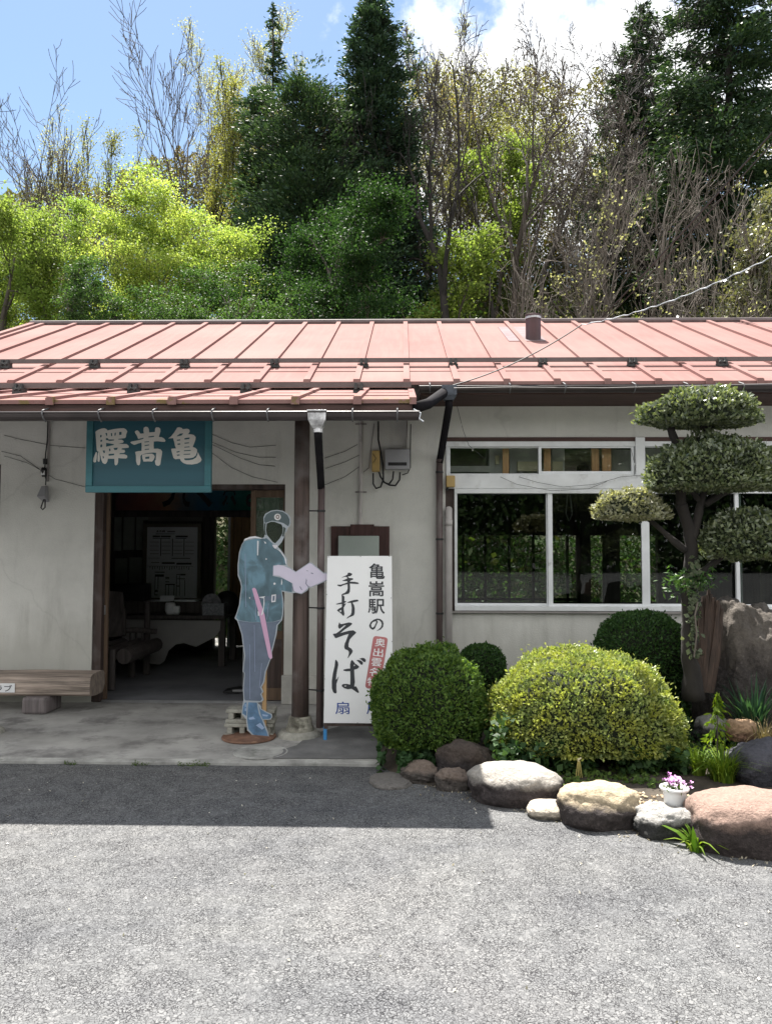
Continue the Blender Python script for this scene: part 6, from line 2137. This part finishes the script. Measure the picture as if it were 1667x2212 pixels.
def conifer(lab, x, ytop, Y, seed, lmat, halfw, nbr, per, droop=.35, taper=.75, start=.05, size=.24, thick=.07, dens=1.0, group=None, bark='bark_dark', name='conifer', base_y=650, irregular=.3, r0=.2, upturn=0.0, bushy=.16):
    """stem with whorls of spray-covered branches; halfw in picture units"""
    rng = np.random.default_rng(seed)
    b = trunk_at(x, base_y, Y)
    top = at(x, ytop, Y)
    H = top.z - b.z
    o = thing(name, lab, 'tree', tuple(b), group)
    dx = top.x - b.x
    mb = MB()
    mb.tube([(b.x + dx * t, b.y, b.z + H * t) for t in (0, .25, .5, .75, 1)], [r0, r0 * .8, r0 * .55, r0 * .3, .02], 8)
    R = halfw / F * Y
    P, U = [], []
    for i in range(nbr):
        t = start + (1 - start) * (i + rng.uniform()) / nbr
        L = R * min(1.0, ((1 - t) * 1.6 + .06)) ** taper * rng.uniform(1 - irregular, 1 + irregular * .4)
        a = rng.uniform(0, 6.283)
        d = Vector((math.cos(a), math.sin(a), 0))
        p0 = Vector((b.x + dx * t, b.y, b.z + H * t))
        el = .25 - droop * rng.uniform(.5, 1.3) + upturn * t
        n_ = max(4, int(per * L / R) + 3)
        pts = []
        for k in range(5):
            s = k / 4
            pts.append(p0 + d * L * s + Vector((0, 0, el * L * s - droop * .35 * L * s * s)))
        mb.tube(pts, [max(.035 * L / R, .012), .02, .014, .01, .006], 4, cap=False)
        kc = max(2, int(2 + 4 * L / R))
        sc = rng.uniform(.15, 1.0, kc) ** .7
        ci = rng.integers(0, kc, n_)
        off = rng.normal(0, bushy * L * .8 + .04, (kc, 3)) * np.array([1, 1, .5])
        s = np.clip(sc[ci] + rng.normal(0, .05, n_), .02, 1.05)
        q = np.array(p0)[None] + np.array(d)[None] * (L * s)[:, None]
        q[:, 2] += el * L * s - droop * .35 * L * s * s
        q += off[ci] + rng.normal(0, 1, (n_, 3)) * np.array([1, 1, .55]) * (.05 * L + .07)
        P.append(q)
        u = np.tile(np.array(d) + np.array([0, 0, -droop * .6 + upturn]), (n_, 1))
        U.append(u)
    mb.build('trunk', M[bark], o, smooth=True)
    P = np.concatenate(P); U = np.concatenate(U)
    leaves('crown', P, lmat, rng, size, thick, U=U, jit=.6, parent=o)
    return o

TL = {
 'yellow': leafmat('spring_leaf_yellow', (.17, .24, .05), (.52, .58, .16), .5, (1.3, 1.35, .8), patch=(.17, .26, .06), pscale=.6),
 'yellow2': leafmat('spring_leaf_bright', (.11, .17, .035), (.28, .34, .09), .5, (1.3, 1.4, .8)),
 'green': leafmat('maple_leaf_green', (.025, .06, .018), (.085, .14, .045), .42, (1.3, 1.45, .8)),
 'green_shaded': leafmat('maple_leaf_shaded', (.010, .030, .012), (.036, .078, .028), .35, spec=.05),  # maple green darkened, the cypress's shade put into the colour
 'pine': leafmat('pine_spray', (.018, .044, .024), (.060, .10, .050), .22),
 'pine_sun': leafmat('cedar_spray', (.022, .05, .016), (.06, .10, .025), .3),
 'cypress': leafmat('cypress_spray', (.017, .042, .028), (.052, .088, .054), .25),
 'bud': leafmat('pale_bud', (.22, .23, .10), (.40, .40, .22), .5, (1.3, 1.3, .9)),
 'bud_yellow': leafmat('yellow_bud', (.14, .15, .05), (.27, .28, .10), .5, (1.4, 1.4, .6)),
 'bud_orange': leafmat('orange_bud', (.18, .13, .06), (.28, .23, .10), .5, (1.4, 1.3, .6)),
 'grey': leafmat('grey_green_leaf', (.07, .085, .045), (.20, .20, .12), .25, rough=.35, spec=.7),
 'under': leafmat('undergrowth_leaf', (.015, .035, .012), (.08, .12, .03), .35, patch=(.06, .05, .03), pscale=.5),
}
G1, G2, G3 = 'leafy trees behind the roof', 'bare trees on the slope', 'tall conifers on the slope'
# leafy trees just behind the roof
broadleaf('large bright yellow-green spring maple behind the left half of the roof', 455, 335, 19.5, 1, TL['yellow'], 78000, .066, .32, .20, kids=(9, 6, 5, 3), ang=(62, 50, 45, 45), ratio=.52, r0=.16, group=G1, first=.2, nrm=(0, 0, 1.0), up=.06, per=130, hw=320)
broadleaf('yellow-green maple with a loose crown left of the largest one', 195, 430, 18.5, 2, TL['yellow'], 34000, .064, .28, .22, kids=(8, 5, 5, 3), ang=(60, 50, 45, 45), ratio=.48, r0=.12, group=G1, first=.2, nrm=(0, 0, 1.0), up=.06, per=110, hw=150)
broadleaf('bright yellow-green tree cut by the left picture edge', 5, 375, 19, 3, TL['yellow2'], 40000, .064, .28, .25, kids=(8, 6, 5, 3), ang=(60, 50, 45, 45), ratio=.5, r0=.14, group=G1, first=.2, per=110, hw=125)
broadleaf('dark green layered maple in the shade below the cypress', 715, 395, 18, 4, TL['green_shaded'], 62000, .062, .30, .16, kids=(9, 6, 5, 3), ang=(68, 50, 45, 45), ratio=.54, r0=.14, group=G1, first=.2, nrm=(0, 0, 1.0), up=.03, per=130, hw=180)
broadleaf('mid-green maple low behind the roof centre left', 560, 560, 17.2, 5, TL['green'], 46000, .062, .28, .18, kids=(9, 6, 5, 3), ang=(70, 50, 45, 45), ratio=.62, r0=.12, group=G1, first=.2, nrm=(0, 0, 1.0), up=.03, per=120, hw=215)
broadleaf('small mid-green tree low behind the left roof end', 130, 560, 17.0, 6, TL['green'], 46000, .054, .19, .35, kids=(8, 5, 5, 3), ang=(66, 50, 45, 45), ratio=.6, r0=.1, group=G1, first=.2, up=.03, hw=130)
broadleaf('low green shrubby tree behind the roof between the two maples', 330, 560, 16.8, 7, TL['green'], 34000, .06, .19, .35, kids=(8, 5, 5, 3), ang=(66, 50, 45, 45), ratio=.6, r0=.1, group=G1, first=.2, up=.03, per=110, hw=180)
# conifers
conifer('very tall dark cypress in the middle of the treeline', 812, 0, 25, 11, TL['cypress'], 122, 460, 300, .25, .55, .02, .14, .055, group=G3, irregular=.28, r0=.22, upturn=.3, bushy=.2)
conifer('broad dark evergreen with a rounded top left of the cypress', 668, 205, 24, 12, TL['pine'], 178, 420, 300, .05, .42, .02, .14, .055, group=G3, irregular=.35, r0=.25, upturn=.35, bushy=.2)
conifer('dark evergreen with a low rounded top left of the broad evergreen', 560, 205, 25, 13, TL['pine'], 80, 150, 180, .1, .45, .02, .16, .06, group=G3, irregular=.35, r0=.18, upturn=.3, bushy=.22)
conifer('slim dark conifer spire on the skyline left of the cypress', 590, 8, 31, 14, TL['pine'], 46, 110, 110, .3, .8, .15, .2, .07, group=G3, irregular=.5, r0=.16, bushy=.2)
conifer('dark pointed conifer on the skyline left of the tallest right conifer', 1385, 12, 29, 15, TL['pine'], 118, 220, 200, .3, .65, .08, .20, .07, group=G3, irregular=.45, r0=.2, bushy=.18)
conifer('tallest dark conifer with gaps at the right edge, top out of frame', 1572, -190, 25, 16, TL['pine'], 172, 300, 260, .28, .42, .22, .20, .07, group=G3, irregular=.45, r0=.28, bushy=.17)
# bare and budding trees
def bare(lab, x, ytop, Y, seed, bark='bark_pale', lean=(0, 0), r0=.12, kids=(7, 6, 5, 4), ang=(36, 38, 40, 42), ratio=.55, first=.3, wob=.14, up=.14, buds=0, bmat='bud', size=.09, levels=4, group=G2, spread=.2, name='bare_tree', hw=None):
    return broadleaf(lab, x, ytop, Y, seed, TL[bmat], buds, size, spread, .8, lean, levels, kids, ang, bark, r0, group, first, ratio, 'tree', 2, name, wob, up=up, hw=hw, pct=98.5)
bare('tall forked bare tree standing free against the blue sky', 352, 12, 30, 21, 'bark', (-.06, 0), .15, (7, 6, 6, 4), (42, 40, 38, 40), .55, .38, hw=110, up=.09)
bare('bare tree leaning left beside the tall forked one', 368, 125, 29.5, 22, 'bark', (-.52, 0), .13, (6, 5, 5, 4), (32, 36, 38, 40), .5, .45)
bare('crooked bare tree leaning left over the yellow maple', 260, 215, 29, 23, 'bark', (-.42, 0), .12, (7, 6, 5, 4), (40, 40, 42, 44), .52, .4)
bare('pale budding tree far left on the skyline', 95, 265, 33, 24, 'bark', (0, 0), .12, (9, 6, 6, 4), (34, 36, 38, 40), .55, .22, buds=5000, bmat='bud', size=.07, hw=90)
bare('pale twiggy tree low on the far left skyline', 30, 330, 32, 25, 'bark', (.05, 0), .1, (8, 6, 5, 4), (36, 38, 40, 40), .5, .2, buds=1500, hw=75)
bare('yellow-green budding tree right of the free standing bare tree', 455, 155, 27.5, 26, 'bark_dark', (.02, 0), .14, (9, 6, 6, 4), (42, 42, 42, 42), .5, .3, buds=15000, bmat='bud_yellow', size=.07, hw=95)
bare('dull green budding thicket tree below the free standing bare tree', 300, 290, 26.5, 27, 'bark', (-.08, 0), .12, (9, 6, 6, 4), (44, 42, 42, 42), .5, .2, buds=11000, bmat='bud_yellow', size=.07, hw=120)
bare('white budding tree behind the slim conifer spire', 520, 62, 36, 28, 'bark_pale', (-.05, 0), .14, (9, 7, 6, 4), (40, 40, 40, 40), .5, .3, buds=7000, bmat='bud', size=.08, hw=80)
bare('white budding tree between spire and cypress', 665, 40, 36, 29, 'bark_pale', (.02, 0), .14, (9, 7, 6, 4), (36, 40, 40, 40), .5, .3, buds=12000, bmat='bud', size=.08, hw=95)
bare('thick crooked bare trunk rising right of the cypress', 960, 85, 22, 31, 'bark_dark', (.22, 0), .17, (8, 6, 6, 4), (46, 44, 42, 42), .58, .42, wob=.22, hw=190, levels=5, up=.0)
bare('tallest bare tree right of centre reaching the top of the picture', 1228, -15, 26, 32, 'bark_dark', (.02, 0), .17, (9, 7, 6, 4), (54, 46, 44, 42), .5, .3, wob=.13, hw=175, levels=5, up=.05)
bare('bare tree with twisting boughs between the crooked trunk and the tallest bare tree', 1100, 75, 25, 33, 'bark', (-.02, 0), .13, (9, 7, 6, 4), (46, 44, 42, 42), .52, .32, wob=.2, hw=150, levels=5, up=.0)
bare('bare tree arching right with pale twigs below the pointed conifer', 1270, 250, 23, 34, 'bark', (.25, 0), .13, (9, 7, 6, 4), (50, 46, 42, 42), .55, .3, wob=.2, hw=190, levels=5, up=.05)
bare('wispy bare tree close to the right side of the cypress', 935, 70, 29, 35, 'bark_pale', (.02, 0), .11, (9, 7, 6, 4), (36, 38, 38, 40), .5, .25, buds=1800, bmat='bud', hw=85, levels=5)
bare('orange-budded tree behind the bare crowns right of centre', 1190, 205, 34, 36, 'bark', (.0, 0), .13, (10, 7, 6, 4), (46, 44, 42, 42), .52, .2, buds=16000, bmat='bud_orange', size=.08, spread=.35, hw=180)
bare('yellow budding tree behind the crooked trunk', 1040, 190, 33, 37, 'bark', (.0, 0), .13, (10, 7, 6, 4), (46, 44, 42, 42), .52, .2, buds=17000, bmat='bud_yellow', size=.08, spread=.35, hw=150)
bare('grey twiggy bare tree left of the pointed conifer', 1330, 90, 31, 61, 'bark', (-.05, 0), .12, (9, 7, 6, 4), (58, 50, 46, 44), .5, .25, levels=5, hw=120, up=.02)
bare('fine twigged bare tree on the skyline between cypress and tallest bare tree', 1010, 60, 34, 62, 'bark', (.03, 0), .12, (9, 7, 6, 4), (58, 50, 46, 44), .5, .25, levels=5, hw=130, up=.02, buds=2500, bmat='bud')
bare('grey bare tree with wide fine twigs in front of the orange-budded tree', 1165, 105, 29, 63, 'bark', (.0, 0), .12, (9, 7, 6, 4), (50, 46, 42, 42), .5, .25, levels=5, hw=150, up=.0, wob=.18)
bare('grey bare tree with wide fine twigs left of the lime green sapling', 985, 200, 26, 64, 'bark', (.0, 0), .11, (9, 7, 6, 4), (52, 46, 42, 42), .5, .25, levels=5, hw=120, up=.0, wob=.18)
bare('low grey twiggy tree in front of the tallest right conifer', 1500, 330, 22, 65, 'bark_pale', (.05, 0), .09, (10, 7, 6, 4), (74, 60, 50, 45), .55, .2, hw=150, up=-.01, wob=.2)
bare('low grey twiggy tree below the pointed conifer', 1390, 340, 22.5, 66, 'bark_pale', (.0, 0), .09, (10, 7, 6, 4), (74, 60, 50, 45), .55, .2, hw=130, up=-.01, wob=.2)
bare('yellow-green budding tree below the pointed conifer', 1300, 310, 33, 38, 'bark', (.0, 0), .13, (10, 7, 6, 4), (46, 44, 42, 42), .52, .2, buds=17000, bmat='bud_yellow', size=.08, spread=.35, hw=150)
broadleaf('bright lime green bush low on the slope right of the cypress', 1000, 490, 24, 41, TL['yellow2'], 8000, .11, .25, .6, kids=(8, 5, 4, 3), ang=(55, 45, 45, 45), ratio=.42, r0=.08, group=G1, first=.3, hw=75)
broadleaf('bright lime green sapling tree half way up the slope behind the bare boughs', 1055, 300, 28, 42, TL['yellow2'], 9000, .12, .28, .6, kids=(8, 5, 4, 3), ang=(50, 45, 45, 45), ratio=.4, r0=.1, group=G1, first=.4, hw=85)
broadleaf('grey-green leafy evergreen at the right edge below the tallest conifer', 1625, 400, 20, 43, TL['grey'], 12000, .11, .25, .7, kids=(8, 6, 5, 3), ang=(45, 45, 45, 45), ratio=.5, r0=.1, group=G1, first=.2, hw=100)
bare('slim straight dark trunk nearest the crooked trunk', 1068, 330, 22.5, 51, 'bark_dark', (.03, 0), .085, (6, 5, 4, 3), (40, 40, 40, 42), .35, .55, hw=40)
bare('slim straight trunk above the roof left of the vent pipe', 1128, 300, 23.5, 52, 'bark', (.06, 0), .09, (6, 5, 4, 3), (40, 40, 40, 42), .35, .5, hw=40)
bare('brown twiggy thicket tree behind the vent pipe', 1215, 400, 20.5, 53, 'bark_pale', (.1, 0), .07, (10, 7, 5, 4), (60, 50, 46, 42), .6, .15, wob=.24, buds=500, bmat='bud', hw=140)
bare('brown twiggy thicket tree right of the vent pipe', 1340, 390, 20, 54, 'bark_pale', (.12, 0), .07, (10, 7, 5, 4), (60, 50, 46, 42), .6, .15, wob=.24, buds=500, bmat='bud', hw=140)
bare('brown twiggy thicket tree under the dark power lines', 1470, 410, 19.5, 55, 'bark_pale', (.1, 0), .07, (10, 7, 5, 4), (60, 50, 46, 42), .6, .15, wob=.24, buds=500, bmat='bud', hw=140)
bare('arching pale twigs low at the right edge above the roof', 1590, 520, 18, 56, 'bark_pale', (.2, 0), .06, (10, 7, 5, 4), (70, 55, 46, 42), .8, .1, wob=.26, up=-.02, hw=150)
bare('low pale twigs above the roof right of the service cable', 1420, 560, 17.5, 57, 'bark_pale', (.2, 0), .05, (10, 7, 5, 3), (70, 55, 46, 42), .8, .1, wob=.26, up=.0, hw=160)
bare('low dry twigs right above the vent pipe', 1180, 560, 17.5, 58, 'bark_pale', (-.1, 0), .05, (10, 7, 5, 3), (70, 55, 46, 42), .8, .1, wob=.26, up=.0, hw=130)

# the wood along the top of the slope, one mass behind the separate trees
rg = np.random.default_rng(78)
prof_x = [-700, -80, 0, 200, 330, 430, 560, 700, 820, 900, 1100, 1300, 1450, 1667, 1760, 2300]
prof_y = [480, 440, 420, 395, 350, 310, 250, 210, 165, 150, 150, 165, 215, 250, 270, 330]
n = 360000
xp = rg.uniform(-700, 2300, n)
lim = np.interp(xp, prof_x, prof_y) + np.array([70 * noise.noise((x * .011, 5, 5)) + 40 * noise.noise((x * .04, 2, 2)) for x in xp])
yp = lim + (740 - lim) * rg.uniform(0, 1, n) ** .9
Yd = 37.5 + rg.normal(0, 1.3, n)
P = np.array([tuple(at(a, b_, c)) for a, b_, c in zip(xp, yp, Yd)])
msk = np.array([noise.noise((p[0] * .5, p[2] * .5, 4)) + .5 * noise.noise((p[0] * 1.4, p[2] * 1.4, 8)) for p in P]) > -.30
P = P[msk]
tag(leaves('ridge_wood', P, leafmat('ridge_leaf', (.03, .045, .015), (.15, .15, .05), .45, (1.4, 1.4, .7), patch=(.09, .065, .035), pscale=.35), rg, .15, .10), 'far wood along the top of the slope', 'wood', kind='stuff')

# undergrowth covering the slope, and the sunlit bank behind the platform
rg = np.random.default_rng(77)
n = 130000
X = rg.uniform(-27, 22, n); Y = 15.5 + 24 * rg.uniform(0, 1, n) ** .8
msk = np.array([noise.noise((x * .35, y * .35, 9)) for x, y in zip(X, Y)]) > -.22
X, Y = X[msk], Y[msk]
Z = np.array([hill(x, y) for x, y in zip(X, Y)])
hh = np.array([max(.2, 1.9 + 2.4 * noise.noise((x * .5, y * .5, 2))) for x, y in zip(X, Y)])
P = np.stack([X, Y, Z + hh * rg.uniform(0, 1, len(X)) ** 1.2], 1)
tag(leaves('undergrowth', P, TL['under'], rg, .20, .12), 'mixed leafy undergrowth covering the wooded slope', 'undergrowth', kind='stuff')
n = 26000
X = rg.uniform(-6, 9, n); Y = rg.uniform(13.6, 17.5, n)
Z = np.array([hill(x, y) for x, y in zip(X, Y)])
P = np.stack([X, Y, np.maximum(Z, 0) + rg.uniform(0, 1, n) ** 1.4 * (.25 + .55 * (Y - 13.6) / 3)], 1)
tag(leaves('bank_grass', P, TL['green'], rg, .11, .065), 'sunlit low green growth on the bank behind the station', 'grass', kind='stuff')
mb = MB()
mb.box(-9, 9, BY + .12, 13.0, -.3, -.015)
tag(mb.build('platform', M['conc_edge']), kind='structure')

# the wooded far side of the forecourt, behind the camera: the shop glass mirrors it
n = 120000
X = rg.uniform(-45, 45, n); Z0 = rg.uniform(0, 1, n) ** .8
top_ = np.array([13 + 4.5 * noise.noise((x * .12, 3.3, 1)) + 2.5 * noise.noise((x * .5, 1.3, 1)) for x in X])
P = np.stack([X, -42 + rg.normal(0, 2.2, n), AZ + Z0 * top_ * .8], 1)
tag(leaves('far_wood', P, TL['green'], rg, .42, .32), 'wood on the far side of the forecourt, mirrored in the shop glass', 'wood', kind='stuff')
